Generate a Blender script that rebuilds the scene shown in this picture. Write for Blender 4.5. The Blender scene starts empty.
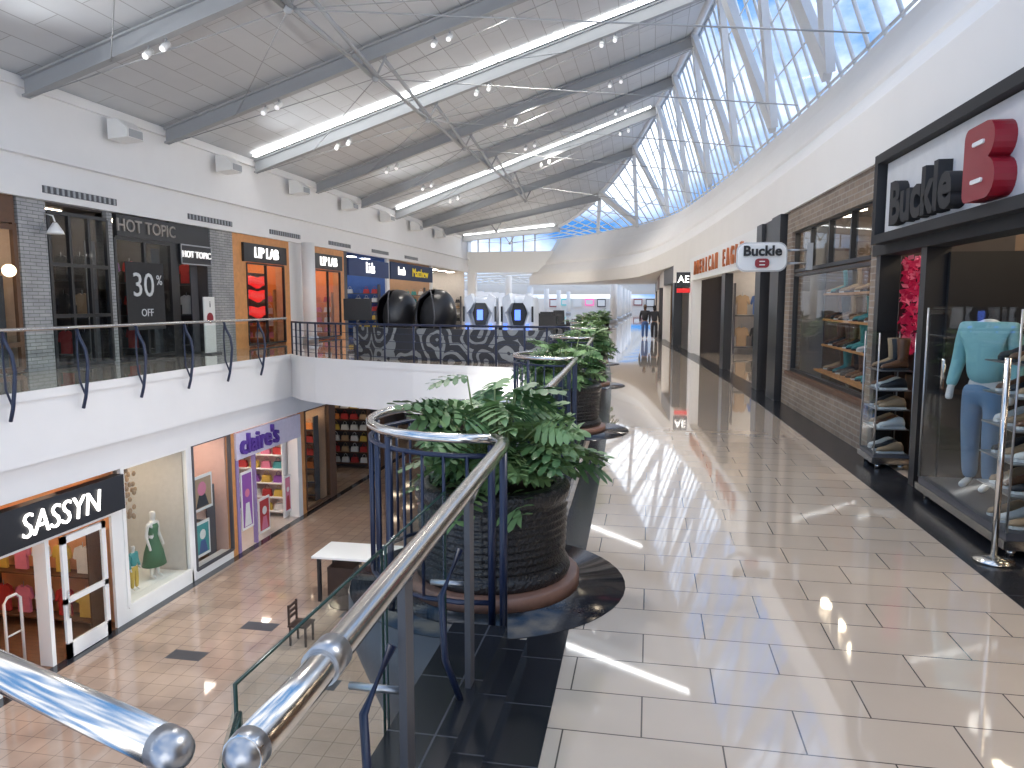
import bpy, math, random
from mathutils import Vector, Matrix
random.seed(7)
sc=bpy.context.scene
COL=sc.collection
pi=math.pi
def cb(y): return (-(y*y)/600.0 if y>0 else 0.0)-.017*max(0,y-42)**2
def cx(y): return cb(y) if y<30 else -1.5-.6*(1-math.exp(-(y-30)/6.0))

# ---------------------------------------------------------------- materials
MATS={}
def mat(name,col,rough=.5,metal=0,es=0,ecol=None,var=0,scale=6,coat=0,bump=0,spec=.5):
    if name in MATS: return MATS[name]
    m=bpy.data.materials.new(name); m.use_nodes=True
    nt=m.node_tree; p=nt.nodes['Principled BSDF']
    c=(*col,1)
    p.inputs['Base Color'].default_value=c
    p.inputs['Roughness'].default_value=rough
    p.inputs['Metallic'].default_value=metal
    p.inputs['Specular IOR Level'].default_value=spec
    if coat: p.inputs['Coat Weight'].default_value=coat; p.inputs['Coat Roughness'].default_value=.04
    if es:
        p.inputs['Emission Color'].default_value=(*(ecol or col),1); p.inputs['Emission Strength'].default_value=es
    if var or bump:
        tc=nt.nodes.new('ShaderNodeTexCoord'); n=nt.nodes.new('ShaderNodeTexNoise'); n.inputs['Scale'].default_value=scale
        n.inputs['Detail'].default_value=3
        nt.links.new(tc.outputs['Object'],n.inputs['Vector'])
        if var:
            mx=nt.nodes.new('ShaderNodeMix'); mx.data_type='RGBA'
            mx.inputs['A'].default_value=(*[max(0,x*(1-var)) for x in col],1); mx.inputs['B'].default_value=(*[min(1,x*(1+var)) for x in col],1)
            nt.links.new(n.outputs['Fac'],mx.inputs['Factor']); nt.links.new(mx.outputs['Result'],p.inputs['Base Color'])
        if bump:
            b=nt.nodes.new('ShaderNodeBump'); b.inputs['Strength'].default_value=bump; b.inputs['Distance'].default_value=.02
            nt.links.new(n.outputs['Fac'],b.inputs['Height']); nt.links.new(b.outputs['Normal'],p.inputs['Normal'])
    MATS[name]=m; return m

def brickmat(name,c1,c2,mort,bw,rh,ms,rough,off=.5,axes='xy',bumpd=0,var=.5,rot=0,coat=0,spec=.5):
    m=bpy.data.materials.new(name); m.use_nodes=True; nt=m.node_tree; p=nt.nodes['Principled BSDF']
    tc=nt.nodes.new('ShaderNodeTexCoord'); b=nt.nodes.new('ShaderNodeTexBrick')
    src=tc.outputs['Object']
    sp=nt.nodes.new('ShaderNodeSeparateXYZ'); cbn=nt.nodes.new('ShaderNodeCombineXYZ')
    nt.links.new(src,sp.inputs[0])
    nt.links.new(sp.outputs[axes[0].upper()],cbn.inputs[0]); nt.links.new(sp.outputs[axes[1].upper()],cbn.inputs[1])
    nt.links.new(cbn.outputs[0],b.inputs['Vector'])
    b.inputs['Color1'].default_value=(*c1,1); b.inputs['Color2'].default_value=(*c2,1); b.inputs['Mortar'].default_value=(*mort,1)
    b.inputs['Scale'].default_value=1; b.inputs['Brick Width'].default_value=bw; b.inputs['Row Height'].default_value=rh
    b.inputs['Mortar Size'].default_value=ms; b.inputs['Mortar Smooth'].default_value=.1; b.offset=off
    n=nt.nodes.new('ShaderNodeTexNoise'); n.inputs['Scale'].default_value=2.3; n.inputs['Detail'].default_value=4
    nt.links.new(src,n.inputs['Vector'])
    mx=nt.nodes.new('ShaderNodeMix'); mx.data_type='RGBA'; mx.blend_type='MULTIPLY'; mx.inputs['Factor'].default_value=var
    nt.links.new(b.outputs['Color'],mx.inputs['A']); nt.links.new(n.outputs['Fac'],mx.inputs['B'])
    nt.links.new(mx.outputs['Result'],p.inputs['Base Color'])
    p.inputs['Roughness'].default_value=rough; p.inputs['Specular IOR Level'].default_value=spec
    if coat: p.inputs['Coat Weight'].default_value=coat; p.inputs['Coat Roughness'].default_value=.03
    if bumpd:
        bp=nt.nodes.new('ShaderNodeBump'); bp.inputs['Strength'].default_value=bumpd; bp.inputs['Distance'].default_value=.01; bp.invert=True
        nt.links.new(b.outputs['Fac'],bp.inputs['Height']); nt.links.new(bp.outputs['Normal'],p.inputs['Normal'])
    MATS[name]=m; return m

def glassmat(name,tint=(.93,.97,.96),refl=1.0,rough=.01):
    m=bpy.data.materials.new(name); m.use_nodes=True; nt=m.node_tree
    for n in list(nt.nodes):
        if n.type!='OUTPUT_MATERIAL': nt.nodes.remove(n)
    out=[n for n in nt.nodes if n.type=='OUTPUT_MATERIAL'][0]
    t=nt.nodes.new('ShaderNodeBsdfTransparent'); t.inputs[0].default_value=(*tint,1)
    g=nt.nodes.new('ShaderNodeBsdfGlossy'); g.inputs['Roughness'].default_value=rough
    f=nt.nodes.new('ShaderNodeLayerWeight'); f.inputs['Blend'].default_value=.5
    pw=nt.nodes.new('ShaderNodeMath'); pw.operation='POWER'; pw.inputs[1].default_value=4
    mu=nt.nodes.new('ShaderNodeMath'); mu.operation='MULTIPLY_ADD'; mu.inputs[1].default_value=refl; mu.inputs[2].default_value=.03
    nt.links.new(f.outputs['Facing'],pw.inputs[0]); nt.links.new(pw.outputs[0],mu.inputs[0])
    x=nt.nodes.new('ShaderNodeMixShader'); nt.links.new(mu.outputs[0],x.inputs[0]); nt.links.new(t.outputs[0],x.inputs[1]); nt.links.new(g.outputs[0],x.inputs[2])
    nt.links.new(x.outputs[0],out.inputs[0]); MATS[name]=m; return m

def swirlmat():
    m=bpy.data.materials.new('swirl_print'); m.use_nodes=True; nt=m.node_tree; p=nt.nodes['Principled BSDF']
    tc=nt.nodes.new('ShaderNodeTexCoord'); nz=nt.nodes.new('ShaderNodeTexNoise'); nz.inputs['Scale'].default_value=.9
    vs=nt.nodes.new('ShaderNodeVectorMath'); vs.operation='MULTIPLY_ADD'; vs.inputs[1].default_value=(.9,.9,.9)
    v=nt.nodes.new('ShaderNodeTexVoronoi'); v.inputs['Scale'].default_value=1.1
    nt.links.new(tc.outputs['Object'],nz.inputs['Vector']); nt.links.new(nz.outputs['Color'],vs.inputs[0]); nt.links.new(tc.outputs['Object'],vs.inputs[2])
    nt.links.new(vs.outputs[0],v.inputs['Vector'])
    mu=nt.nodes.new('ShaderNodeMath'); mu.operation='MULTIPLY'; mu.inputs[1].default_value=22
    s=nt.nodes.new('ShaderNodeMath'); s.operation='SINE'; g=nt.nodes.new('ShaderNodeMath'); g.operation='GREATER_THAN'; g.inputs[1].default_value=.4
    nt.links.new(v.outputs['Distance'],mu.inputs[0]); nt.links.new(mu.outputs[0],s.inputs[0]); nt.links.new(s.outputs[0],g.inputs[0])
    mx=nt.nodes.new('ShaderNodeMix'); mx.data_type='RGBA'; mx.inputs['A'].default_value=(.03,.033,.042,1); mx.inputs['B'].default_value=(.24,.26,.27,1)
    nt.links.new(g.outputs[0],mx.inputs['Factor']); nt.links.new(mx.outputs['Result'],p.inputs['Base Color'])
    return m

white=mat('painted_white',(.77,.765,.76),.55,var=.03,scale=1.5)
whiteb=mat('bulkhead_white',(.80,.77,.73),.5,var=.04,scale=1)
steel=mat('polished_steel',(.70,.67,.63),.2,1,var=.04,scale=20)
steel2=mat('brushed_steel',(.42,.43,.45),.35,1,var=.05)
navy=mat('navy_paint',(.010,.018,.05),.35,var=.1)
beamg=mat('beam_grey',(.34,.355,.37),.5,var=.05,scale=2)
strutg=mat('strut_grey',(.68,.71,.75),.5,var=.04)
granite=mat('black_granite',(.022,.024,.03),.15,var=.6,scale=60,coat=.2)
granitet=brickmat('black_granite_tile',(.026,.027,.032),(.018,.019,.023),(.10,.10,.11),.6,.42,.004,.22,0,'xy',var=.5)
black=mat('black_paint',(.012,.012,.014),.35,var=.2)
blackm=mat('black_matte',(.02,.02,.022),.7,var=.2)
dark=mat('dark_grey',(.07,.07,.08),.5,var=.1)
brown=mat('brown_stone',(.26,.14,.10),.4,var=.2,scale=30)
potm=mat('glazed_black_pot',(.013,.013,.015),.3,var=.2,bump=1.0,scale=55,coat=.3)
soil=mat('soil',(.04,.025,.015),.95,var=.4,scale=40)
leafm=mat('leaf_green',(.17,.28,.11),.42,var=.35,scale=9)
leafd=mat('leaf_dark',(.07,.15,.055),.42,var=.35,scale=9)
stemm=mat('leaf_stem',(.16,.22,.08),.5,var=.2)
wood=mat('honey_wood',(.62,.28,.09),.45,var=.25,scale=5)
dwood=mat('dark_wood',(.10,.045,.02),.5,var=.3,scale=5)
espresso=mat('espresso_wood',(.035,.018,.012),.45,var=.3,scale=5)
red=mat('sign_red',(.26,.010,.022),.35,var=.05)
signw=mat('sign_white',(.8,.8,.78),.4,var=.02)
litw=mat('lit_letter_white',(1,1,1),.4,es=2.0,ecol=(1,.96,.90))
litceil=mat('shop_lamp',(1,1,1),.4,es=17,ecol=(1,.82,.60))
litdim=mat('shop_lamp_dim',(1,1,1),.4,es=4.5,ecol=(1,.82,.60))
litcool=mat('shop_lamp_cool',(1,1,1),.4,es=16,ecol=(1,.93,.84))
strip=mat('light_strip',(1,1,1),.4,es=6,ecol=(1,.99,.97))
glass=glassmat('clear_glass',refl=.35); shopglass=glassmat('shop_glass',(.95,.97,.97),.3)
skyglass=glassmat('roof_glass',(.90,.95,1.0),.15)
glassedge=mat('glass_edge',(.02,.05,.045),.15,var=.1)
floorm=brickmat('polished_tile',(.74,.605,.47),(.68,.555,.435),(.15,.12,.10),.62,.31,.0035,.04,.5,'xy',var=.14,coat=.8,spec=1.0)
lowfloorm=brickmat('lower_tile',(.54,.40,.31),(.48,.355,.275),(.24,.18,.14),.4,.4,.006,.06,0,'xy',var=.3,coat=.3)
brickm=brickmat('tan_brick',(.36,.27,.20),(.28,.21,.16),(.40,.36,.31),.22,.075,.008,.8,.5,'yz',bumpd=.6)
stonem=brickmat('ledger_stone',(.50,.50,.50),(.41,.42,.43),(.2,.2,.2),.35,.09,.008,.8,.5,'yz',bumpd=.6)
ceilm=brickmat('ceiling_panel',(.60,.625,.65),(.56,.58,.605),(.34,.35,.36),2.65,.60,.012,.6,.5,'yx',var=.08)
woodfl=brickmat('plank_floor',(.25,.13,.07),(.2,.1,.05),(.05,.03,.02),1.2,.15,.004,.3,.5,'xy')
swirl=swirlmat()
def C(n,r,g,b,rough=.6,es=0): return mat(n,(r,g,b),rough,es=es,var=.1,scale=8)

# ---------------------------------------------------------------- mesh builder
class M:
    def __init__(s): s.v=[];s.f=[];s.mi=[];s.mats=[];s.sm=[]
    def k(s,m):
        if m not in s.mats: s.mats.append(m)
        return s.mats.index(m)
    def add(s,vs,fs,m,smooth=False):
        o=len(s.v); s.v+= [tuple(v) for v in vs]; i=s.k(m)
        for f in fs: s.f.append(tuple(o+j for j in f)); s.mi.append(i); s.sm.append(smooth)
        return s
    def box(s,x0,x1,y0,y1,z0,z1,m):
        if x0>x1:x0,x1=x1,x0
        if y0>y1:y0,y1=y1,y0
        v=[(x0,y0,z0),(x1,y0,z0),(x1,y1,z0),(x0,y1,z0),(x0,y0,z1),(x1,y0,z1),(x1,y1,z1),(x0,y1,z1)]
        return s.add(v,[(3,2,1,0),(4,5,6,7),(0,1,5,4),(1,2,6,5),(2,3,7,6),(3,0,4,7)],m)
    def quad(s,pts,m): return s.add(pts,[tuple(range(len(pts)))],m)
    def prism(s,pts,vec,m):
        n=len(pts); vec=Vector(vec); a=[Vector(p) for p in pts]; b=[p+vec for p in a]
        fs=[tuple(range(n))[::-1],tuple(range(n,2*n))]+[(i,(i+1)%n,n+(i+1)%n,n+i) for i in range(n)]
        return s.add(a+b,fs,m)
    def ring(s,c,ax,r,n,ref=None):
        ax=Vector(ax).normalized(); ref=ref or (Vector((0,0,1)) if abs(ax.z)<.9 else Vector((1,0,0)))
        a=ax.cross(ref).normalized(); b=ax.cross(a)
        return [Vector(c)+a*r*math.cos(2*pi*i/n)+b*r*math.sin(2*pi*i/n) for i in range(n)]
    def caps(s,v,fs,n,m):
        L=len(v); o=len(s.v); s.add(v,fs,m,True); i=s.k(m)
        for f in (tuple(o+j for j in range(n))[::-1],tuple(o+j for j in range(L-n,L))): s.f.append(f); s.mi.append(i); s.sm.append(False)
        return s
    def cyl(s,p0,p1,r,m,r2=None,n=10):
        p0=Vector(p0);p1=Vector(p1);ax=p1-p0; r2=r if r2 is None else r2
        v=s.ring(p0,ax,r,n)+s.ring(p1,ax,r2,n)
        return s.caps(v,[(i,(i+1)%n,n+(i+1)%n,n+i) for i in range(n)],n,m)
    def tube(s,pts,r,m,n=10):
        pts=[Vector(p) for p in pts]; v=[]
        for i,p in enumerate(pts):
            t=(pts[min(i+1,len(pts)-1)]-pts[max(i-1,0)])
            rr=r[i] if isinstance(r,(list,tuple)) else r
            v+=s.ring(p,t,rr,n)
        fs=[]
        for k in range(len(pts)-1):
            fs+=[(k*n+i,k*n+(i+1)%n,(k+1)*n+(i+1)%n,(k+1)*n+i) for i in range(n)]
        return s.caps(v,fs,n,m)
    def lathe(s,c,prof,m,n=24,sx=1,sy=1):
        c=Vector(c); v=[]
        for r,z in prof: v+=[c+Vector((r*sx*math.cos(2*pi*i/n),r*sy*math.sin(2*pi*i/n),z)) for i in range(n)]
        fs=[]
        for k in range(len(prof)-1): fs+=[(k*n+i,k*n+(i+1)%n,(k+1)*n+(i+1)%n,(k+1)*n+i) for i in range(n)]
        return s.caps(v,fs,n,m)
    def ell(s,c,r,m,n=14,k=8):
        pr=[(max(.001,math.sin(pi*j/k)),-math.cos(pi*j/k)*r[2]) for j in range(k+1)]
        return s.lathe(c,pr,m,n,r[0],r[1])
    def sweep(s,prof,ys,m,fx=cx,closed=False):
        v=[]; n=len(prof)
        for y in ys: v+=[(p[0]+fx(y),y,p[1]) for p in prof]
        fs=[]; e=n if closed else n-1
        for k in range(len(ys)-1): fs+=[(k*n+i,k*n+(i+1)%n,(k+1)*n+(i+1)%n,(k+1)*n+i) for i in range(e)]
        if closed: fs+=[tuple(range(n)),tuple(range(len(v)-n,len(v)))[::-1]]
        return s.add(v,fs,m)
    def done(s,name,parent=None,label=None,cat=None,kind=None,group=None,base=None):
        if base is None:
            xs=[a[0] for a in s.v];ys=[a[1] for a in s.v];zs=[a[2] for a in s.v]
            base=((min(xs)+max(xs))/2,(min(ys)+max(ys))/2,min(zs))
        base=Vector(base) if kind!='structure' else Vector((0,0,0))
        me=bpy.data.meshes.new(name); me.from_pydata([Vector(a)-base for a in s.v],[],s.f)
        for m in s.mats: me.materials.append(m)
        me.polygons.foreach_set('material_index',s.mi); me.polygons.foreach_set('use_smooth',s.sm); me.update()
        return reg(bpy.data.objects.new(name,me),base,parent,label,cat,kind,group)
def wloc(o):
    v=Vector(o.location)
    while o.parent: o=o.parent; v=v+o.location
    return v
def reg(o,base,parent=None,label=None,cat=None,kind=None,group=None):
    COL.objects.link(o); o.location=base
    if parent: o.parent=parent; o.location=Vector(base)-wloc(parent)
    if label: o['label']=label
    if cat:o['category']=cat
    if kind:o['kind']=kind
    if group:o['group']=group
    return o
def E(name,loc,label,cat,group=None):
    o=bpy.data.objects.new(name,None); o.empty_display_size=.1
    return reg(o,Vector(loc),None,label,cat,None,group)
def dup(o,loc,rotz=0,label=None,parent=None,scale=None):
    n=o.copy(); COL.objects.link(n)
    if parent: n.parent=parent
    else:
        n.location=loc; n.rotation_euler=(0,0,o.rotation_euler.z+rotz)
        if label:n['label']=label
        if scale:n.scale=(scale,)*3
    for c in list(o.children): dup(c,None,parent=n)
    return n
ROT={'+x':Matrix(((0,0,1),(1,0,0),(0,1,0))),'-x':Matrix(((0,0,-1),(-1,0,0),(0,1,0))),'-y':Matrix(((1,0,0),(0,0,-1),(0,1,0)))}
def text(s,size,face,loc,m,parent=None,ext=.01,name='lettering',bold=0,sx=1,label=None,cat=None,shear=0,align='CENTER'):
    cu=bpy.data.curves.new('t','FONT'); cu.body=s; cu.size=size; cu.extrude=ext; cu.align_x=align; cu.align_y='CENTER'; cu.offset=bold; cu.shear=shear; cu.resolution_u=3
    t=bpy.data.objects.new('t',cu); COL.objects.link(t)
    dg=bpy.context.evaluated_depsgraph_get(); me=bpy.data.meshes.new_from_object(t.evaluated_get(dg))
    bpy.data.objects.remove(t)
    me.transform(Matrix.Diagonal((sx,1,1,1))); me.transform(ROT[face].to_4x4())
    me.materials.clear(); me.materials.append(m); me.name=name
    return reg(bpy.data.objects.new(name,me),Vector(loc),parent,label,cat)

YS=[i*1.0 for i in range(-2,62)]
# ---------------------------------------------------------------- structure
ZL=-5.8
M().sweep([(-.93,0),(9,0),(9,-.06),(-.93,-.06)],YS,floorm,closed=True).done('floor',kind='structure')
M().box(-20,-11.7,-2,62,-.06,0,floorm).done('floor',kind='structure')
front=[(-11.7,22.8),(-11.0,22.0),(-10.2,21.4),(-8.5,20.6),(-6.5,19.8),(-4.8,19.3),(-3.2,18.95),(-2.0,18.75),(-.93+cx(18.6),18.6)]
b=M(); poly=[(x,y,-.06) for x,y in front]+[(-.93+cx(y),y,-.06) for y in range(19,62,3)]+[(-.93+cx(61),61,-.06),(-11.7,61,-.06)]
b.prism(poly,(0,0,.06),floorm); b.done('floor',kind='structure')
b=M()
for (x0,y0),(x1,y1) in zip(front[:-1],front[1:]):
    b.prism([(x0,y0,-1.4),(x1,y1,-1.4),(x1,y1,-.06),(x0,y0,-.06)],(.02,.25,0),white)
    b.prism([(x0,y0-.06,-.16),(x1,y1-.06,-.16),(x1,y1-.06,.02),(x0,y0-.06,.02)],(.0,.06,0),white)
b.done('trim_1',kind='structure')
b=M().prism([(x,y+.2,-1.42) for x,y in front]+[(-.93+cx(61),61,-1.42),(-11.7,61,-1.42)],(0,0,.05),dark); b.done('ceiling',kind='structure')
b=M().box(-11.95,-11.7,-2,22.8,-1.4,-.06,white).box(-11.7,-11.64,-2,22.8,-.16,.02,white); b.done('trim_2',kind='structure')
M().sweep([(-.95,-.06),(-.80,-.06),(-.80,-1.4),(-.95,-1.4)],YS[:24],white,closed=True).done('trim_3',kind='structure')
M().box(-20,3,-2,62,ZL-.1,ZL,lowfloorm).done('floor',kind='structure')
b=M().box(-12.3,-11.95,-2,61,-2.1,-1.4,white); b.done('wall_left',kind='structure')
b=M().box(-15.4,-15.0,-2,62,4.25,7.3,white).box(-15.0,-14.85,-2,62,4.25,4.75,white).box(-15.0,-14.8,-2,62,5.25,5.33,white)
b.box(-15.0,-14.9,-2,62,6.85,7.05,white); b.done('wall_left',kind='structure')
for y0 in (16.3,22.2,27.5,33,38.5,44):
    g=M().box(-14.85,-14.83,y0,y0+2.6,4.42,4.6,dark)
    for i in range(14): g.box(-14.835,-14.81,y0+.05+i*.185,y0+.12+i*.185,4.43,4.59,beamg)
    g.done('air_vent',label='long slotted air vent set in the white bulkhead',cat='vent',group='bulkhead air vents')
prof=[(2.75,3.2),(2.5,3.2),(2.5,3.85),(2.66,3.85),(2.66,4.0),(2.95,4.35),(3.35,4.75),(3.50,4.78),(3.50,4.95),(3.9,5.5),(4.4,6.15),(4.8,6.85),(5.1,6.85),(5.1,3.2)]
M().sweep(prof,YS,whiteb,cb,closed=True).done('wall_right',kind='structure')
M().sweep([(5.1,3.2),(14,3.2),(14,3.3),(5.1,3.3)],YS,whiteb,cb,closed=True).done('ceiling',kind='structure')
# roof
def S(y):
    t=min(1,max(0,(y-42)/19.0)); return t*t*(3-2*t)
def hx(y): return 3.5+cb(y)
def hz(y): return 12.5-5.0*S(y)
def rz(x,y): return 7.05+(x+15)*(hz(y)-7.05)/(hx(y)+15)
YR=[8+i*1.3 for i in range(42)]
b=M(); v=[];fs=[]
for y in YR:
    xr=hx(y); z=hz(y); v+=[(-15.3,y,7.05),(xr,y,z),(xr,y,z+.25),(-15.3,y,7.3)]
for k in range(len(YR)-1):
    for i in range(4): fs.append((k*4+i,k*4+(i+1)%4,(k+1)*4+(i+1)%4,(k+1)*4+i))
b.add(v,fs,ceilm); b.done('ceiling',kind='structure')
BY=[10.7+5.3*i for i in range(10)]
for i,y in enumerate(BY):
    xr=hx(y)-.25; e=E('roof_beam',(-15,y,6.5),'grey painted steel roof beam sloping under the ceiling panels','beam','sloping roof beams')
    def bm(x0,x1,dz0,dz1,w):
        return [(x0,y-w,rz(x0,y)+dz0),(x1,y-w,rz(x1,y)+dz0),(x1,y-w,rz(x1,y)+dz1),(x0,y-w,rz(x0,y)+dz1)]
    q=M()
    q.prism(bm(-14.85,xr,-.45,-.04,.03),(0,.06,0),beamg)
    q.prism(bm(-14.85,xr,-.49,-.44,.12),(0,.24,0),beamg)
    q.prism(bm(-14.85,xr,-.08,-.03,.12),(0,.24,0),beamg)
    q.done('beam_web',parent=e,base=(-15,y,6.5))
    if i in (3,6,9):
        s=M(); a=[(-14.6,y-.62,rz(-14.6,y)-.06),(xr-.4,y-.62,rz(xr-.4,y)-.06),(xr-.4,y-.62,rz(xr-.4,y)-.02),(-14.6,y-.62,rz(-14.6,y)-.02)]
        s.prism(a,(0,.25,0),strip); s.done('light_strip',label='long glowing flush strip light running beside a roof beam',cat='light',group='ceiling strip lights')
    nx=-8.0 if i<8 else -11.0; nz=rz(nx,y)-1.0
    t=M()
    t.cyl((-14.8,y,6.6),(nx,y,nz),.015,beamg,n=6); t.cyl((nx,y,nz),(4.5+cb(y),y,6.9),.018,beamg,n=6)
    t.cyl((nx,y,nz),(xr-.2,y,hz(y)-.7),.015,beamg,n=6)
    t.cyl((nx-.35,y,rz(nx-.35,y)-.5),(nx,y,nz),.035,beamg,n=8); t.cyl((nx+.35,y,rz(nx+.35,y)-.5),(nx,y,nz),.035,beamg,n=8)
    t.ell((nx,y,nz),(.11,.11,.11),beamg)
    if i<7:
        t.cyl((nx,y,nz),(-12.5,y+5.3,rz(-12.5,y+5.3)-.5),.014,beamg,n=6)
        t.cyl((nx,y,nz),(-3,y+5.3,rz(-3,y+5.3)-.5),.014,beamg,n=6)
        for dx in (-.28,.28):
            t.cyl((nx+dx,y,rz(nx+dx,y)-.55),(nx+dx*.3,y+5.3,rz(nx,y+5.3)-.95),.06,beamg,n=8)
    t.done('tie_rods',parent=e,base=(-15,y,6.5))
sp0=None
for i in range(1,7):
    y=BY[i]
    for x in (-11.5,-6.2,-1.8):
        for dx in (0,.45):
            X=x+dx; z=rz(X,y)-.5
            if sp0 is None:
                sp0=E('spotlight',(X,y,z-.32),'small white cylindrical spotlight clipped under a roof beam','spotlight','roof beam spotlights')
                M().cyl((X,y,z),(X,y,z-.12),.02,beamg).done('bracket',parent=sp0)
                M().cyl((X,y+.08,z-.10),(X,y-.14,z-.28),.08,signw,n=12).done('lamp_head',parent=sp0)
                M().cyl((X,y-.141,z-.281),(X,y-.15,z-.288),.06,mat('spot_lens',(1,1,1),.4,es=.7),n=12).done('lens',parent=sp0)
            else: dup(sp0,(X,y,z-.32))
pj=None
for y in (13.7,19,24.2,29.5,34.8,40.1,45.4,50.7):
    if pj is None:
        pj=E('wall_floodlight',(-14.6,y,6.2),'white boxy floodlight on a bracket high on the wall','light','wall floodlights')
        M().prism([(-14.8,y-.35,6.2),(-14.2,y-.35,6.25),(-14.2,y-.35,6.5),(-14.5,y-.35,6.75),(-14.8,y-.35,6.75)],(0,.7,0),signw).done('housing',parent=pj)
        M().prism([(-14.19,y-.28,6.27),(-14.19,y+.28,6.27),(-14.19,y+.28,6.48),(-14.19,y-.28,6.48)],(.01,0,0),beamg).done('lens',parent=pj)
        M().box(-14.89,-14.8,y-.1,y+.1,6.3,6.6,beamg).done('bracket',parent=pj)
    else: dup(pj,(-14.6,y,6.2))
# glazing
def gp(y,t):
    x0=4.85+cb(y); return Vector((x0+(hx(y)-x0)*t,y,6.85+(hz(y)-6.85)*t))
b=M();v=[];fs=[]
for y in YR: v+=[gp(y,1),gp(y,0)]
for k in range(len(YR)-1): fs.append((2*k,2*k+1,2*k+3,2*k+2))
b.add(v,fs,skyglass)
b.done('window_1',kind='structure')
b=M()
yy=8.0
while yy<58.5:
    b.cyl(gp(yy,0),gp(yy+1.6,1),.05,strutg,n=4); yy+=.9
for t in (.02,.26,.5,.74,.99):
    for k in range(0,len(YR)-1): b.cyl(gp(YR[k],t),gp(YR[k+1],t),.05 if t in(.02,.99) else .03,strutg,n=4)
off=Vector((-.35,0,0))
b.tube([gp(y,1)+Vector((-.3,0,-.1)) for y in YR],.14,strutg)
b.done('trim_4',kind='structure')
yy=8.0
while yy<55:
    for a,c in ((0,1),(1,0)):
        p0=gp(yy+(0 if a==0 else 2.65),a*.96+.02)+off; p1=gp(yy+(2.65 if a==0 else 5.3),c*.96+.02)+off
        d=(p1-p0).normalized(); nn=Vector((.97,0,.23)).normalized(); w_=d.cross(nn).normalized()*(.34 if a==0 else .22); t_=nn*.10
        q=M().prism([p0-w_-t_,p0+w_-t_,p1+w_-t_,p1-w_-t_],t_*2,strutg)
        q.done('roof_strut',label='broad diagonal pale steel strut bracing the sloping skylight glass',cat='strut',group='skylight struts')
    yy+=5.3
# end bulkhead
ye=60.5
b=M().box(-15,8,ye,ye+.6,4.2,5.9,signw).box(-15,-14.3,ye,ye+.6,0,4.2,white); b.done('wall_back',kind='structure')
b=M().quad([(-15,ye,5.9),(4.8+cb(ye),ye,5.9),(4.8+cb(ye),ye,6.85),(hx(ye),ye,hz(ye)),(-15,ye,7.1)],skyglass); b.done('window_2',kind='structure')
b=M()
for i in range(8):
    x=-15+i*.95
    if x<hx(ye): b.cyl((x,ye-.05,5.9),(x,ye-.05,rz(x,ye)),.06,strutg,n=4)
b.done('trim_5',kind='structure')
# far hall
b=M().box(-24,9,61.5,150,-.06,0,floorm); b.done('floor',kind='structure')
b=M().box(-24.4,-24,61,150,0,3.4,white).box(-24,9,150,150.4,0,2.6,whiteb).box(2.2,2.5,61,150,0,3.6,whiteb); b.done('wall_back',kind='structure')
b=M()
for i in range(16):
    y=64+i*5.4; b.tube([(-24,y,3.4),(-16,y,4.1),(-10,y,4.3),(-4,y,4.1),(2.2,y,3.4)],.13,signw,6)
    b.cyl((-24,y,3.4),(2.2,y,3.4),.06,signw,n=4)
    for x,z in ((-20,3.8),(-16,4.1),(-13,4.2),(-10,4.3),(-7,4.2),(-4,4.1),(-1,3.8)): b.cyl((x,y,z),(x,y+5.4,z),.05,signw,n=4); b.cyl((x,y,z),(x+2,y,3.4),.04,signw,n=4)
b.done('trim_6',kind='structure')
for i in range(9):
    x=-20+i*2.4
    q=M().box(x,x+1.7,149.6,149.7,.9+.3*(i%2),2.5,[red,C('teal_sign',.05,.4,.45,es=.6),signw,C('pink_sign',.8,.1,.4,es=.8),dark,signw,C('orange_sign',.8,.3,.05,es=.6),red,dark][i]).box(x+.15,x+1.55,149.55,149.6,1.1+.3*(i%2),2.3,signw)
    q.done('shop_banner',label='large framed banner on the far end wall',cat='banner',group='far wall banners')
for i in range(5):
    for x in (-12,-3.0):
        y=63+i*12; M().cyl((x,y,0),(x,y,4.0),.3,white,n=14).lathe((x,y,0),[(.4,0),(.4,.3),(.3,.35)],steel2,14).done('column',label='round white column with steel base collar',cat='column',group='far hall columns')

M().sweep([(-.56,.0),(-.36,.0),(-.36,.004),(-.56,.004)],YS,granitet,closed=True).done('trim_7',kind='structure')
M().sweep([(2.12,0),(2.6,0),(2.6,.004),(2.12,.004)],YS,granitet,closed=True).done('trim_8',kind='structure')

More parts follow.
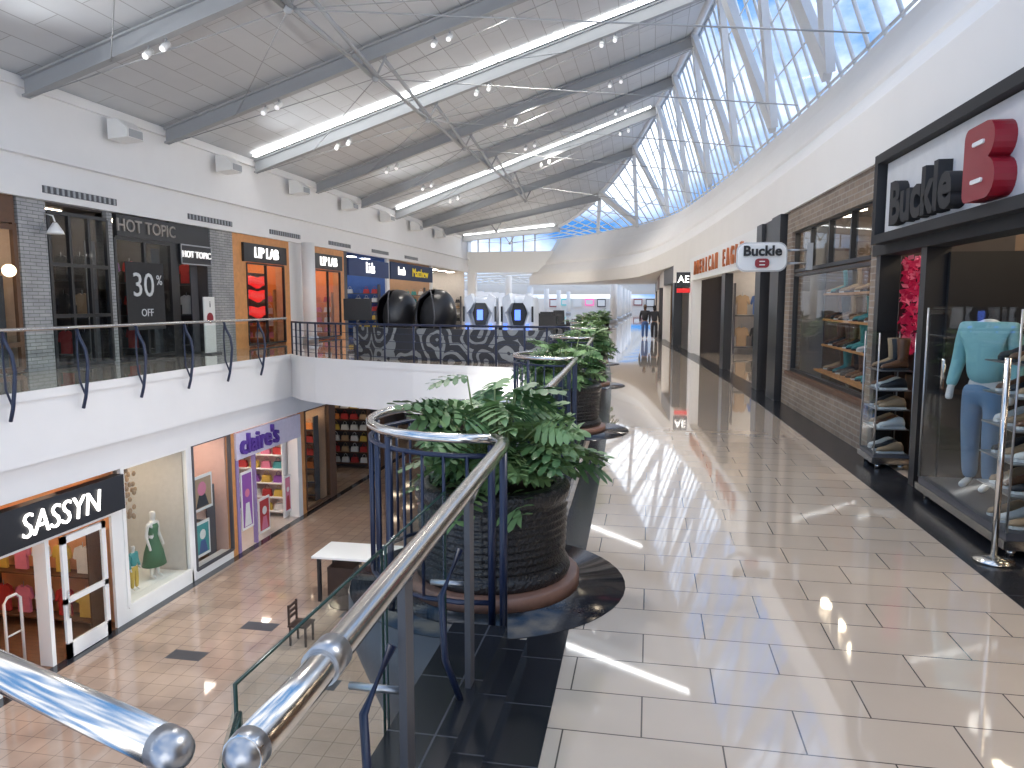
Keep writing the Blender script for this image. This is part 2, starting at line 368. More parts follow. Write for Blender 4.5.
# ---------------------------------------------------------------- planters
PY=[4.32+5.5*i for i in range(9)]
PX=-.92
def leaf(b,p,d,L,m,nl=6,roll=0):
    d=d.normalized(); up=Vector((0,0,1)); w=d.cross(up); 
    if w.length<.05: w=Vector((1,0,0))
    w.normalize(); nrm=w.cross(d).normalized()
    w=(w*math.cos(roll)+nrm*math.sin(roll)).normalized()
    P=lambda s:p+d*L*s-up*(L*.34*s*s)
    for j in range(nl):
        s=.10+.80*j/(nl-1); ll=L*(.52*math.sin(pi*(.22+.60*s))+.08)
        for sg in (-1,1):
            dr=(w*sg*.95+d*(.10+.70*s)).normalized(); a=P(s); tip=a+dr*ll-up*ll*.24; mid=a+dr*ll*.5-up*ll*.05; m2=a+dr*ll*.82-up*ll*.16
            pr=dr.cross(nrm).normalized()
            b.add([a-d*L*.07,mid+pr*L*.085,m2+pr*L*.075,tip,m2-pr*L*.075,mid-pr*L*.085,a+d*L*.07],[(0,1,6),(1,2,5),(2,3,4),(2,4,5),(1,5,6)],m)
    a=P(.85);tip=P(1.2); b.add([a-w*L*.10,P(1)-w*L*.09,tip,P(1)+w*L*.09,a+w*L*.10],[(0,1,2,3,4)],m)
    a=P(0);b.add([a-w*L*.10,a+w*L*.10,P(.9)+w*L*.11,P(.9)-w*L*.11],[(0,1,2,3)],m)
def plant(cx0,cy0,n,sc_=1.0):
    e=E('potted_plant',(cx0,cy0,0),'large split-leaf philodendron in a ribbed black round pot','plant','walkway planters')
    M().lathe((cx0,cy0,0),[(.53,.008),(.53,.075),(.51,.085),(.30,.085)],brown,36).done('stone_ring',parent=e)
    q=M(); N=48
    prof=[(.40,.085),(.465,.09),(.475,.12),(.465,.15),(.425,.17)]
    z=.17
    while z<.50: prof+=[(.43+.05*(z-.17),z+.008),(.445+.05*(z-.17),z+.022),(.43+.05*(z-.17),z+.036)]; z+=.044
    prof+=[(.45,.54),(.47,.56),(.475,.61),(.45,.64),(.39,.64),(.38,.56)]
    q.lathe((cx0,cy0,0),prof,potm,N)
    q.done('pot',parent=e); M().lathe((cx0,cy0,0),[(.38,.55),(.2,.58),(.01,.59)],soil,20).done('soil',parent=e)
    b=M(); rnd=random.Random(int(cy0*10))
    for i in range(n):
        az=rnd.uniform(0,2*pi); el=rnd.uniform(.0,1.0)
        r=rnd.uniform(.10,.46)*(1.0-.35*el); h=.68+rnd.uniform(-.12,.12)+el*.42
        if rnd.random()<.12: h+=.16
        q=Vector((cx0+math.cos(az)*r,cy0+math.sin(az)*r,h)); root=Vector((cx0+math.cos(az)*.08,cy0+math.sin(az)*.08,.57))
        midp=(root+q)/2+Vector((0,0,.10))
        b.tube([root,midp,q],[.008,.007,.005],stemm,4)
        dd=Vector((math.cos(az),math.sin(az),.1+.9*el*rnd.random()-.08))
        leaf(b,q,dd,rnd.uniform(.18,.30)*sc_,leafm if rnd.random()<.65 else leafd,5,rnd.uniform(-.7,.7))
    b.done('foliage',parent=e,base=(cx0,cy0,.58)); return e
p1=plant(PX,PY[0],125)
p2=plant(PX+cx(PY[1]),PY[1],100)
for y in PY[2:]: dup(p2,(PX+cx(y),y,0),rotz=y)
for y in PY:
    X=PX+cx(y); M().lathe((X,y,0),[(.84,.0),(.84,.006),(.01,.006)],granite,48).done('trim_9',kind='structure')
    if y<18: M().lathe((X,y,0),[(.60,-.9),(.845,-.25),(.845,-.002),(.01,-.002)],dark,32).done('trim_10',kind='structure')

# ---------------------------------------------------------------- right walkway railings
RZ=1.01
def railpart(e,pts,r=.042,m=steel,name='handrail'): M().tube(pts,r,m,14).done(name,parent=e)
e=E('railing',(-.65,2.3,0),'polished steel handrail with glass panels on a black curb','railing')
railpart(e,[(-.60,.97,RZ),(-.60,1.2,RZ),(-.685,3.40,RZ),(-.70,3.54,RZ),(-.76,3.63,RZ)],.033)
M().cyl((-.603,1.25,RZ),(-.606,1.32,RZ),.039,steel2,n=20).done('sleeve',parent=e)
M().tube([(-.60,1.0,RZ),(-.60,.975,RZ),(-.60,.96,RZ),(-.60,.952,RZ),(-.60,.949,RZ)],[.034,.033,.027,.015,.003],steel2,18).done('end_cap',parent=e)
for y in (2.0,2.85):
    x=-.63-.02*(y-1)/1
    M().box(x-.012-.04,x+.012-.04,y-.035,y+.035,.11,.93,dark).cyl((x-.03,y,.90),(x,y,RZ-.03),.012,steel2).done('post',parent=e)
    M().tube([(x-.05,y-.12,.12),(x-.10,y-.16,.3),(x-.12,y-.14,.55),(x-.06,y-.06,.72)],.014,navy,8).done('bracket',parent=e)
    M().cyl((x-.05,y,.55),(-.87,y,.55),.012,steel2).done('glass_clamp',parent=e)
M().cyl((-.70,3.54,0),(-.70,3.54,.98),.02,navy,n=10).done('post',parent=e)
def gpanel(e,x0,y0,x1,y1,z0,z1,edge=True):
    d=Vector((x1-x0,y1-y0,0)).normalized(); nn=Vector((-d.y,d.x,0))*.012
    M().prism([(x0,y0,z0),(x1,y1,z0),(x1,y1,z1),(x0,y0,z1)],nn,glass).done('glass_panel',parent=e)
    if edge:
        q=M(); 
        q.tube([(x0,y0,z0),(x0,y0,z1),(x1,y1,z1),(x1,y1,z0)],.006,glassedge,6)
        q.done('panel_edge',parent=e)
gpanel(e,-.95,1.52,-.95,2.5,-.1,.80); gpanel(e,-.95,2.54,-.95,3.35,-.1,.80)
gpanel(e,-.66,1.02,-.72,1.16,-.1,.96)
q=M().box(-.93,-.56,-1,3.42,.0,.06,granitet).box(-.93,-.66,-1,3.42,.06,.12,granitet); q.done('granite_curb',label='stepped black granite tile curb beneath a glass railing',cat='curb')
e=E('railing',(-1.5,1.2,0),'polished steel handrail ending in a rounded cap over navy bars','railing')
railpart(e,[(-.72,.967,RZ),(-1.19,1.13,RZ),(-3.2,1.83,RZ)],.033)
def ep(t): return (-.72+.945*t,.967-.328*t,RZ)
M().tube([ep(-.02),ep(.01),ep(.025),ep(.033),ep(.036)],[.034,.033,.027,.015,.003],steel2,18).done('end_cap',parent=e)
M().tube([(-.95,.98,.80),(-1.3,1.10,.80),(-3.2,1.76,.80)],.03,navy,8).done('lower_bar',parent=e)
M().box(-1.35,-1.31,1.08,1.16,-.5,.97,navy).done('post',parent=e)
gpanel(e,-1.0,1.0,-3.1,1.75,-.2,.76,False)

def arc(X,Y,r,a0,a1,n=14): return [(X+r*math.cos(a0+(a1-a0)*i/n),Y+r*math.sin(a0+(a1-a0)*i/n)) for i in range(n+1)]
for i,y in enumerate(PY):
    X=PX+cx(y); e=E('railing',(X-.6,y,0),'curved polished handrail on navy balusters wrapping behind a planter','railing','planter guard railings')
    A0,A1=math.radians(-76),math.radians(-282)
    pts=arc(X,y,.70,A0,A1)
    railpart(e,[(px,py,RZ) for px,py in pts],.026)
    for z in (.14,.92): M().tube([(px,py,z) for px,py in pts],.014,navy,6).done('guide_rail',parent=e)
    for k,(px,py) in enumerate(arc(X,y,.70,A0,A1,20)):
        thick=k in(0,20,5,10,15)
        M().cyl((px,py,.007 if thick else .14),(px,py,.98 if thick else .92),.02 if thick else .009,navy,n=8).done('baluster',parent=e)
    if i<8:
        y2=PY[i+1]; ya=y+.72; yb=y2-.72
        e=E('railing',(-.7+cx((ya+yb)/2),(ya+yb)/2,0),'straight steel handrail with glass panels on navy posts','railing','walkway railings')
        f=lambda t:( -.74+cx(t),t)
        railpart(e,[(*f(ya+(yb-ya)*k/6),RZ) for k in range(7)],.030)
        for k in range(5):
            t=ya+(yb-ya)*k/4; px,py=f(t)
            M().box(px-.03,px+.01,py-.02,py+.02,.10,.98,navy).done('post',parent=e)
            if k<4:
                t2=ya+(yb-ya)*(k+1)/4; qx,qy=f(t2); gpanel(e,px-.08,py+.05,qx-.08,qy-.05,.11,.86)
        M().sweep([(-.93,.0),(-.6,.0),(-.6,.10),(-.93,.10)],[ya+.1,(ya+yb)/2,yb-.1],granitet,closed=True).done('granite_curb',label='raised black granite curb beneath a glass railing',cat='curb')

# ---------------------------------------------------------------- left railing
LZ=1.2
def lrail(pts,label,group):
    e=E('railing',(pts[0][0],pts[0][1],0),label,'railing',group)
    railpart(e,[(x,y,LZ) for x,y in pts],.035)
    for (x0,y0),(x1,y1) in zip(pts[:-1],pts[1:]):
        gpanel(e,x0,y0+.03,x1,y1-.03,.03,LZ-.1,False)
        d=Vector((y1-y0,-(x1-x0),0)).normalized()
        def o(dd,z): return (x0+d.x*dd,y0+d.y*dd,z)
        M().tube([o(0,LZ-.03),o(.05,LZ-.2),o(.18,.75),o(.22,.45),o(.18,.1),o(.12,-.25),o(.05,-.48)],.035,navy,8).done('bracket',parent=e)
        M().tube([o(.0,LZ-.12),o(-.02,.7),o(0,.1),o(.12,-.2)],.022,navy,6).done('inner_bracket',parent=e)
    return e
lrail([(-11.62,4+1.8*i+.4) for i in range(11)],'glass balustrade with steel handrail and curved navy brackets','balcony railings')
br=[(x,y+.12) for x,y in front[:-1]]
br2=[]
for (x0,y0),(x1,y1) in zip(br[:-1],br[1:]): br2+=[(x0,y0),((x0+x1)/2,(y0+y1)/2)]
br2.append(br[-1])
e=E('railing',(-6,20,0),'curved dark navy railing with thin bars along the bridge edge','railing')
railpart(e,[(x,y,1.08) for x,y in br2],.032,navy); 
for z in (.15,.38,.6,.82): M().tube([(x,y,z) for x,y in br2],.010,navy,6).done('guide_rail',parent=e)
for x,y in br2: M().cyl((x,y,0),(x,y,1.07),.03,navy,n=8).done('post',parent=e)

# ---------------------------------------------------------------- bridge content
pts=[(-9.4,22.6),(-8.0,21.6),(-6.2,20.9),(-4.2,20.3),(-2.6,20.1)]
q=M()
for (x0,y0),(x1,y1) in zip(pts[:-1],pts[1:]): q.prism([(x0,y0,0),(x1,y1,0),(x1,y1,.95),(x0,y0,.95)],(.0,.08,0),swirl)
q.done('kiosk_partition',label='low curved partition printed with black and grey swirls',cat='partition')
glossb=mat('satin_black',(.010,.010,.012),.32,var=.1)
def domechair(x,y):
    e=E('massage_chair',(x,y,0),'black hooded egg-shaped massage chair on a raised base','chair','egg massage chairs')
    M().lathe((x,y,0),[(.55,0),(.55,.35),(.4,.5)],dark,24).done('base',parent=e)
    q=M(); n=24;pr=[]
    for j in range(15):
        a=-.45*pi+ j/14*.94*pi; pr.append((.66*math.cos(a)**.8,1.33+.80*math.sin(a)))
    v=[];fs=[]
    for r,z in pr:
        for i in range(n+1):
            t=math.radians(-90+28)+math.radians(360-56)*i/n
            v.append((x+r*math.cos(t),y+r*math.sin(t),z))
    for k in range(14):
        for i in range(n): fs.append((k*(n+1)+i,k*(n+1)+i+1,(k+1)*(n+1)+i+1,(k+1)*(n+1)+i))
    q.add(v,fs,glossb,True); q.done('hood',parent=e)
    M().ell((x,y+.05,1.25),(.56,.50,.76),blackm).done('seat_back',parent=e)
    M().lathe((x,y-.1,0),[(.40,.5),(.42,.62),(.38,.72)],blackm,20).done('seat',parent=e)
    for s in(-1,1): M().tube([(x+s*.30,y-.60,.75),(x+s*.34,y-.60,1.3),(x+s*.25,y-.55,1.8),(x,y-.3,2.1)],.022,dark,8).done('trim_bar',parent=e)
    return e
dc=domechair(-8.0,22.9); dc.rotation_euler=(0,0,-.6); dup(dc,(-6.60,22.5,0),rotz=.3)
blueglow=mat('blue_glow',(.1,.2,.9),.3,es=1.6,ecol=(.12,.25,1)); podw=mat('pod_white',(.62,.66,.72),.3,var=.04)
def pod(x,y):
    e=E('simulator_pod',(x,y,0),'white simulator pod with dark screen and glowing blue panels','ride','simulator pods')
    M().lathe((x,y,0),[(.48,0),(.48,.25),(.42,.3)],dark,24).done('base',parent=e)
    q=M().lathe((x,y+.1,0),[(.32,.3),(.42,.6),(.45,1.1),(.43,1.55),(.38,1.8),(.26,1.9)],podw,24,1,.8)
    q.prism([(x-.42,y-.38,.45),(x+.42,y-.38,.45),(x+.36,y-.30,.95),(x-.36,y-.30,.95)],(0,.4,0),podw)
    q.done('shell',parent=e)
    for sx in (-1,1):
        q=M().prism([(x+sx*.46,y-.45,.3),(x+sx*.26,y-.5,.3),(x+sx*.22,y-.5,1.0),(x+sx*.38,y-.46,1.4),(x+sx*.18,y-.44,1.7),(x+sx*.26,y-.42,1.98),(x+sx*.48,y-.40,1.85),(x+sx*.50,y-.38,1.25)],(0,.40,0),podw)
        q.done('side_shell',parent=e)
        M().box(x+sx*.45,x+sx*.51,y-.47,y-.455,1.15,1.6,black).done('side_trim',parent=e)
        M().box(x+sx*.30,x+sx*.40,y-.52,y-.505,.45,1.1,blueglow).done('light_panel',parent=e)
    M().prism([(x-.14,y-.40,1.05),(x+.14,y-.40,1.05),(x+.24,y-.36,1.4),(x+.14,y-.36,1.7),(x-.14,y-.36,1.7),(x-.24,y-.36,1.4)],(0,.1,0),black).done('screen',parent=e)
    M().box(x-.09,x+.09,y-.415,y-.405,1.2,1.5,blueglow).done('screen_light',parent=e)
    M().box(x-.14,x+.14,y-.52,y-.505,.5,.8,blueglow).done('light_panel',parent=e)
    return e
pd=pod(-4.95,21.9); dup(pd,(-3.70,21.7,0),rotz=-.2)
e=E('display_screen',(-9.9,24.2,0),'black flat display screen on a floor stand','screen')
M().box(-10.4,-9.4,24.2,24.26,1.1,1.85,black).done('screen',parent=e); M().box(-9.95,-9.85,24.2,24.25,.05,1.1,dark).box(-10.2,-9.6,24.0,24.45,0,.05,dark).done('stand',parent=e)
def armchair(x,y):
    e=E('massage_chair',(x,y,0),'black padded reclining massage chair','chair','reclining massage chairs')
    M().box(x-.4,x+.4,y-.4,y+.4,.0,.42,blackm).done('base',parent=e)
    M().prism([(x-.3,y+.1,.4),(x-.3,y+.4,.4),(x-.3,y+.65,1.25),(x-.3,y+.45,1.3)],(.6,0,0),black).done('backrest',parent=e)
    M().box(x-.3,x+.3,y-.5,y+.2,.42,.56,black).done('seat',parent=e)
    for s in(-1,1): M().prism([(x+s*.45-.08,y-.45,.2),(x+s*.45-.08,y+.4,.2),(x+s*.45-.08,y+.35,.8),(x+s*.45-.08,y-.4,.65)],(.16,0,0),blackm).done('armrest',parent=e)
    return e
ac=armchair(-3.3,23.7)
for x,y,r in ((-4.6,24.2,0),(-3.9,28.5,.3),(-5.4,28,-.2),(-4.6,33,0),(-6.1,33.5,0),(-4.8,40,.2),(-6.4,40,0)): dup(ac,(x,y,0),rotz=r)

# ---------------------------------------------------------------- shops
def shell(side,xf,y0,y1,z0,z1,depth,wm,lamp,fl=None,fx=None):
    s=-1 if side=='L' else 1; xb=xf+s*depth
    q=M().box(xb,xb+s*.1,y0,y1,z0,z1,wm).box(xf+s*.12,xb,y0,y0+.05,z0,z1,wm).box(xf+s*.12,xb,y1-.05,y1,z0,z1,wm).box(xf+s*.12,xb,y0,y1,z1,z1+.08,wm)
    if fl: q.box(xf,xb,y0,y1,z0+.002,z0+.01,fl)
    q.done('wall_left' if side=='L' else 'wall_right',kind='structure')
    q=M(); ny=max(1,int((y1-y0)/2)); nx=2
    for i in range(ny):
        for j in range(nx):
            X=xf+s*(depth*(.25+.45*j)); Y=y0+(y1-y0)*(i+.5)/ny; q.box(X-.25,X+.25,Y-.3,Y+.3,z1-.04,z1-.01,lamp)
    q.done('ceiling_lamp',label='row of recessed square lamps in a shop ceiling',cat='light',group='shop ceiling lamps')
def swin(x,y0,y1,z0,z1,nv,nh,fm,t=.05,label='framed glass shop window',zs=None,group=None):
    e=E('shop_window',(x,(y0+y1)/2,z0),label,'window',group)
    q=M()
    for i in range(nv+1):
        y=y0+(y1-y0)*i/nv; q.box(x-.05,x+.05,y-t/2,y+t/2,z0,z1,fm)
    zz=zs or [z0+(z1-z0)*i/nh for i in range(nh+1)]
    for z in zz: q.box(x-.048,x+.048,y0,y1,z-t/2,z+t/2,fm)
    q.done('frame',parent=e); M().box(x-.005,x+.005,y0,y1,z0,z1,shopglass).done('glass_pane',parent=e); return e
GC=[C('cloth_red',.45,.04,.04),C('cloth_black',.03,.03,.035),C('cloth_white',.7,.7,.68),C('cloth_blue',.06,.12,.3),C('cloth_pink',.65,.2,.3),C('cloth_tan',.4,.27,.16),C('cloth_teal',.06,.3,.3),C('cloth_yellow',.6,.42,.08),C('cloth_purple',.25,.08,.35),C('cloth_orange',.6,.2,.05),C('leather_brown',.16,.07,.035,.4)]
SH={}
def shirt(ci):
    if ci not in SH:
        o=[(-.1,0),(-.28,-.06),(-.36,-.3),(-.27,-.33),(-.22,-.2),(-.23,-.65),(.23,-.65),(.22,-.2),(.27,-.33),(.36,-.3),(.28,-.06),(.1,0),(0,-.05)]
        q=M().prism([(0,a*.7,b+.65) for a,b in o],(.07,0,0),GC[ci]); q.cyl((.035,0,.60),(.035,0,.74),.008,steel2,n=6)
        me_o=q.done('hanging_shirt',base=(0,0,0)); SH[ci]=me_o; return me_o,True
    return SH[ci],False
BG={}
def bag(ci):
    if ci not in BG:
        q=M().prism([(-.02,-.18,0),(-.02,.18,0),(-.02,.14,.24),(-.02,-.14,.24)],(.12,0,0),GC[ci]); q.tube([(.04,-.08,.235),(.04,-.07,.34),(.04,0,.40),(.04,.07,.34),(.04,.08,.235)],.01,GC[ci],6)
        BG[ci]=q.done('handbag',base=(0,0,0)); return BG[ci],True
    return BG[ci],False
def place(fn,ci,loc,label,cat,group,rot=0):
    o,new=fn(ci)
    if not new:
        o=o.copy(); COL.objects.link(o)
    o.location=loc; o.rotation_euler=(0,0,rot); o['label']=label; o['category']=cat; o['group']=group; return o
CN=['red','black','white','blue','pink','tan','teal','yellow','purple','orange','brown']
def stock(side,xf,y0,y1,z0,cols,rows=2,dd=1.6,kind='s',n=None):
    s=-1 if side=='L' else 1; X=xf+s*dd; n=n or max(2,int((y1-y0)/.7)); hh=1.05 if kind=='s' else .62
    q=M()
    for r in range(rows):
        zb=z0+.25+r*hh
        q.box(X-.3,X+.3,y0+.2,y1-.2,zb-.04,zb,dark)
        if kind=='s': q.cyl((X,y0+.2,zb+.78),(X,y1-.2,zb+.78),.015,steel2,n=6)
        for i in range(n):
            ci=random.choice(cols); Y=y0+.45+(y1-y0-.9)*(i+.5)/n
            if kind=='s': place(shirt,ci,(X-.035,Y,zb+.02),f'{CN[ci]} shirt hanging on a shop rack','shirt','shirts on shop racks',random.uniform(-.2,.2))
            else: place(bag,ci,(X-.04,Y,zb),f'{CN[ci]} handbag standing on a shop shelf','bag','bags on shop shelves',random.uniform(-.2,.2))
    for yy in(y0+.2,y1-.25): q.box(X-.3,X+.3,yy,yy+.05,z0+.012,z0+.25+rows*hh,dark)
    q.done('display_rack',label='dark retail rack holding merchandise inside a shop',cat='shelf',group='shop racks')
def sidestock(side,xf,yw,z0,cols,rows,kind,n,xo=.35,step=.5,fm=None):
    s=-1 if side=='L' else 1; Y=yw-.30; hh=1.05 if kind=='s' else .50; q=M(); fm=fm or dark
    xa=xf+s*xo; xb=xf+s*(xo+n*step)
    for r in range(rows):
        zb=z0+.25+r*hh
        q.box(xa,xb,Y-.2,Y+.2,zb-.04,zb,fm)
        for i in range(n):
            ci=random.choice(cols); X=xa+s*step*(i+.5)
            if kind=='s': place(shirt,ci,(X,Y-.05,zb+.02),f'{CN[ci]} shirt displayed on a shop wall rack','shirt','shirts on shop racks',pi/2)
            else: place(bag,ci,(X,Y-.08,zb),f'{CN[ci]} handbag standing on a shop wall shelf','bag','bags on shop shelves',pi/2)
    q.box(xa-.02,xa+.02,Y-.2,Y+.2,z0+.012,z0+.25+rows*hh,fm).box(xb-.02,xb+.02,Y-.2,Y+.2,z0+.012,z0+.25+rows*hh,fm)
    q.done('display_rack',label='retail wall shelving full of merchandise inside a shop',cat='shelf',group='shop wall racks')
XU=-15.0
dk=C('shop_dark_wall',.07,.06,.06); warm=C('shop_warm_wall',.45,.3,.2); pale=C('shop_pale_wall',.6,.56,.52); orangew=C('shop_orange_wall',.75,.26,.06); bluew=C('shop_blue_wall',.05,.12,.35)
def pier(side,x,y0,y1,z0,z1,m,name='wall_left',th=.35):
    s=-1 if side=='L' else 1; M().box(x-s*.02,x+s*th,y0,y1,z0,z1,m).done(name,kind='structure')
def sign(face,x,y0,y1,z0,z1,pm,txt,tm,size,label,t=.12,sx=1,bold=.005,ext=.02,dz=0,shear=0,dy=0):
    s=1 if face=='+x' else -1
    e=E('shop_sign',(x,(y0+y1)/2,z0),label,'sign'); M().box(x,x+s*t,y0,y1,z0,z1,pm).done('sign_panel',parent=e)
    if txt: text(txt,size,face,(x+s*(t+ext),(y0+y1)/2+dy,(z0+z1)/2+dz),tm,e,ext,sx=sx,bold=bold,shear=shear)
    return e
shell('L',XU,9,15.6,0,4.2,4,warm,litceil,woodfl); pier('L',XU,8,15.55,3.6,4.25,dwood); swin(XU,9,15.5,0.1,3.6,4,1,dwood,.12,'dark wood framed shop front with globe lamp',zs=[.1,.7,3.5]); sidestock('L',XU,15.5,0,[1,5,0],2,'s',5,.3,.6)
e=E('globe_lamp',(-14.7,15.0,2.3),'round glowing globe lamp on the dark wood shop front','lamp'); M().ell((-14.7,15.0,2.45),(.15,.15,.15),mat('globe',(1,.9,.7),.4,es=3,ecol=(1,.8,.5))).done('globe',parent=e); M().cyl((-14.97,15,2.45),(-14.8,15,2.45),.03,black).done('arm',parent=e)
pier('L',XU,15.65,16.5,0,4.25,stonem)
e=E('wall_sconce',(-14.7,16.3,3.4),'white gooseneck sconce lamp on a stone pier','lamp'); M().tube([(-14.98,16.3,3.5),(-14.8,16.3,3.9),(-14.6,16.3,3.85),(-14.55,16.3,3.7)],.02,signw).done('arm',parent=e); M().lathe((-14.55,16.3,3.4),[(.2,0),(.17,.08),(.05,.28)],signw,16).done('shade',parent=e)
shell('L',XU,16.5,18.7,0,4.2,4,dk,litceil,woodfl); swin(XU,16.55,18.6,0.05,4.0,3,3,black,.09,'black steel framed shop front'); sidestock('L',XU,18.6,0,[1,0,3,5],3,'s',5,.3,.6)
pier('L',XU,18.65,18.85,0,4.25,stonem)
shell('L',XU,18.9,21.6,0,4.2,4,dk,litceil,blackm); sidestock('L',XU,21.5,0,[1,0,8,2],3,'s',5,.4,.6)
shell('L',XU,21.7,23.6,0,4.2,4,dk,litceil,blackm); sidestock('L',XU,23.5,0,[1,0,3,2],3,'s',5,.4,.6)
swin(XU,18.9,21.4,0.1,3.55,2,1,black,.1,'black shop window with printed sale posters')
sign('+x',XU,18.9,21.5,3.6,4.2,black,'HOT TOPIC',C('metal_letter',.28,.25,.22,.4),.50,'black fascia sign with metallic capital letters')
e=sign('+x',XU-.02,21.8,23.5,2.95,3.6,black,'HOT TOPIC',mat('soft_letter',(1,1,1),.4,es=.7,ecol=(1,.96,.90)),.30,'black framed sign with softly lit white letters',bold=0)
q=M()
for (a,b_,c,d_) in ((21.8,23.5,2.95,2.99),(21.8,23.5,3.56,3.6),(21.8,21.84,2.95,3.6),(23.46,23.5,2.95,3.6)): q.box(-14.9,-14.87,a,b_,c,d_,steel2)
q.done('sign_frame',parent=e)
pier('L',XU,21.4,21.8,0,4.25,black); pier('L',XU,21.8,23.55,3.6,4.25,black)
palegrey=C('pale_print',.6,.62,.63)
e=E('window_poster',(-14.9,20.0,1.0),'dark sale poster with pale grey number in the window','poster'); M().box(-14.93,-14.91,19.2,20.9,.9,2.9,blackm).done('sheet',parent=e); text('30',1.0,'+x',(-14.89,19.92,2.2),palegrey,e,.01,bold=.0); text('%',.42,'+x',(-14.89,20.66,2.38),palegrey,e,.005); text('OFF',.32,'+x',(-14.89,20.05,1.4),palegrey,e,.005)
e=E('sign_stand',(-14.4,22.5,0),'tall white pedestal sign in the shop doorway','sign'); M().box(-14.45,-14.4,22.2,22.8,.05,1.9,signw).box(-14.6,-14.2,22.2,22.8,0,.05,dark).done('panel',parent=e); M().cyl((-14.4,22.5,1.2),(-14.39,22.5,1.2),.18,red,n=20).done('emblem',parent=e); text('i',.3,'+x',(-14.38,22.5,1.65),blackm,e,.005)
pier('L',XU,23.6,25.0,0,4.25,stonem)
for (a,bb) in ((25.0,29.3),(30.8,35.0)):
    shell('L',XU,a,bb,0,4.2,3.5,orangew,litceil,woodfl)
    pier('L',XU,a,a+.9,0,4.25,wood); pier('L',XU,bb-.5,bb,0,4.25,wood); pier('L',XU,a+.9,bb-.5,3.9,4.25,wood)
    swin(XU,a+.9,bb-.5,.1,3.2,2,1,black,.06,'black framed window of a cosmetics shop')
    sign('+x',XU,a+.6,bb-.4,3.25,3.95,black,'LIP LAB',litw,.58,'black sign with white lit letters above an orange shop',bold=0)
    sidestock('L',XU,bb-.1,0,[0,9,4,2],4,'b',5,.45,.5,wood)
lipred=C('lip_red',.8,.03,.03,.25,es=.7)
e=E('wall_art',(-15.5,27.5,1.0),'large glossy red lips artwork behind the shop window','art')
M().box(-15.75,-15.7,26.3,28.7,.9,2.9,black).done('backing',parent=e)
for k,z in enumerate((1.30,1.95,2.5)):
    M().tube([(-15.6,26.5,z-.08),(-15.5,27.0,z+.1),(-15.45,27.5,z-.02),(-15.5,28.0,z+.1),(-15.6,28.5,z-.08)],[.04,.18,.22,.18,.04],lipred).done('lip',parent=e)
pier('L',XU,29.3,30.8,0,4.25,white)
M().cyl((-14.4,29.9,0),(-14.4,29.9,4.25),.28,white,n=20).lathe((-14.4,29.9,0),[(.34,0),(.34,.25),(.28,.3)],steel2,20).done('column',label='round white column with steel base collar',cat='column')
shell('L',XU,35.2,41.2,0,4.2,4,bluew,litcool); pier('L',XU,35.0,35.4,0,4.25,dark); sign('+x',XU,35.4,41.2,3.1,4.0,C('lids_blue',.02,.04,.12,es=.1),'Lids',litw,.8,'navy hat shop sign with white lit letters'); sidestock('L',XU,41.1,0,[3,2,0,7],5,'b',6)
shell('L',XU,41.6,50,0,4.2,4,warm,litcool); pier('L',XU,41.2,41.6,0,4.25,white); es_=sign('+x',XU,41.6,50,3.1,4.1,C('navy_band',.012,.03,.09),'Matthew',C('yel_letter',.85,.65,.05,es=.3),.8,'dark blue shop sign with yellow and white letters',bold=-.012,sx=1.2,dy=1.4); text('Lush',.7,'+x',(-14.84,43.4,3.6),litw,es_,.02); sidestock('L',XU,49.9,0,[6,7,2,3],5,'b',6)
shell('L',XU,50.4,60,0,4.2,4,pale,litcool); pier('L',XU,50,50.4,0,4.25,white); sidestock('L',XU,59.9,0,[2,5,1],4,'b',6)

# lower shops
XL=-12.0; zt=-2.1
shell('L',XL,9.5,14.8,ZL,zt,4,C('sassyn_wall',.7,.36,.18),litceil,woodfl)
e=sign('+x',XL-.05,8.5,14.75,-3.0,-2.2,black,'',litw,.6,'black sign board with white italic lit capital letters',t=.25)
text('SASSYN',.70,'+x',(-11.77,12.9,-2.62),litw,e,.02,bold=-.006,sx=.88,shear=.15)
q=M().box(-12.05,-11.98,14.5,14.85,ZL,-3.0,signw).box(-12.3,-12.0,12.62,12.72,ZL,-3.0,signw).box(-12.05,-11.98,10.5,14.5,-3.12,-3.0,signw).box(-12.3,-12.0,10.6,11.4,ZL,-3.0,signw)
q.done('door_frame',label='white painted shop entrance frame',cat='door frame')
e=E('door_1',(-11.9,13.7,ZL),'white framed glass shop door standing ajar','door')
q=M().box(-11.97,-11.91,12.95,13.08,ZL+.02,-3.15,signw).box(-11.97,-11.91,14.1,14.22,ZL+.02,-3.15,signw).box(-11.97,-11.91,12.95,14.22,-3.3,-3.15,signw).box(-11.97,-11.91,12.95,14.22,ZL+.02,ZL+.35,signw).box(-11.97,-11.91,12.95,14.22,ZL+1.2,ZL+1.32,signw); q.done('frame',parent=e)
M().box(-11.945,-11.935,13.08,14.1,ZL+.3,-3.2,shopglass).done('glass_pane',parent=e); M().cyl((-11.88,13.02,ZL+.9),(-11.88,13.02,ZL+1.5),.02,steel).done('handle',parent=e)
sidestock('L',XL,14.7,ZL,[7,0,4,9,2],2,'s',5,.4,.55,dwood)
stock('L',XL,10,12.4,ZL,[7,9,2],2,2.9)
e=E('security_gate',(-12.6,12.3,ZL),'white looped anti-theft gate at the shop entrance','gate'); M().tube([(-12.6,12.15,ZL+.01),(-12.6,12.15,ZL+1.5),(-12.6,12.25,ZL+1.6),(-12.6,12.45,ZL+1.6),(-12.6,12.55,ZL+1.5),(-12.6,12.55,ZL+.01)],.03,signw).tube([(-12.6,12.15,ZL+.8),(-12.6,12.55,ZL+.8)],.02,signw).done('frame',parent=e)
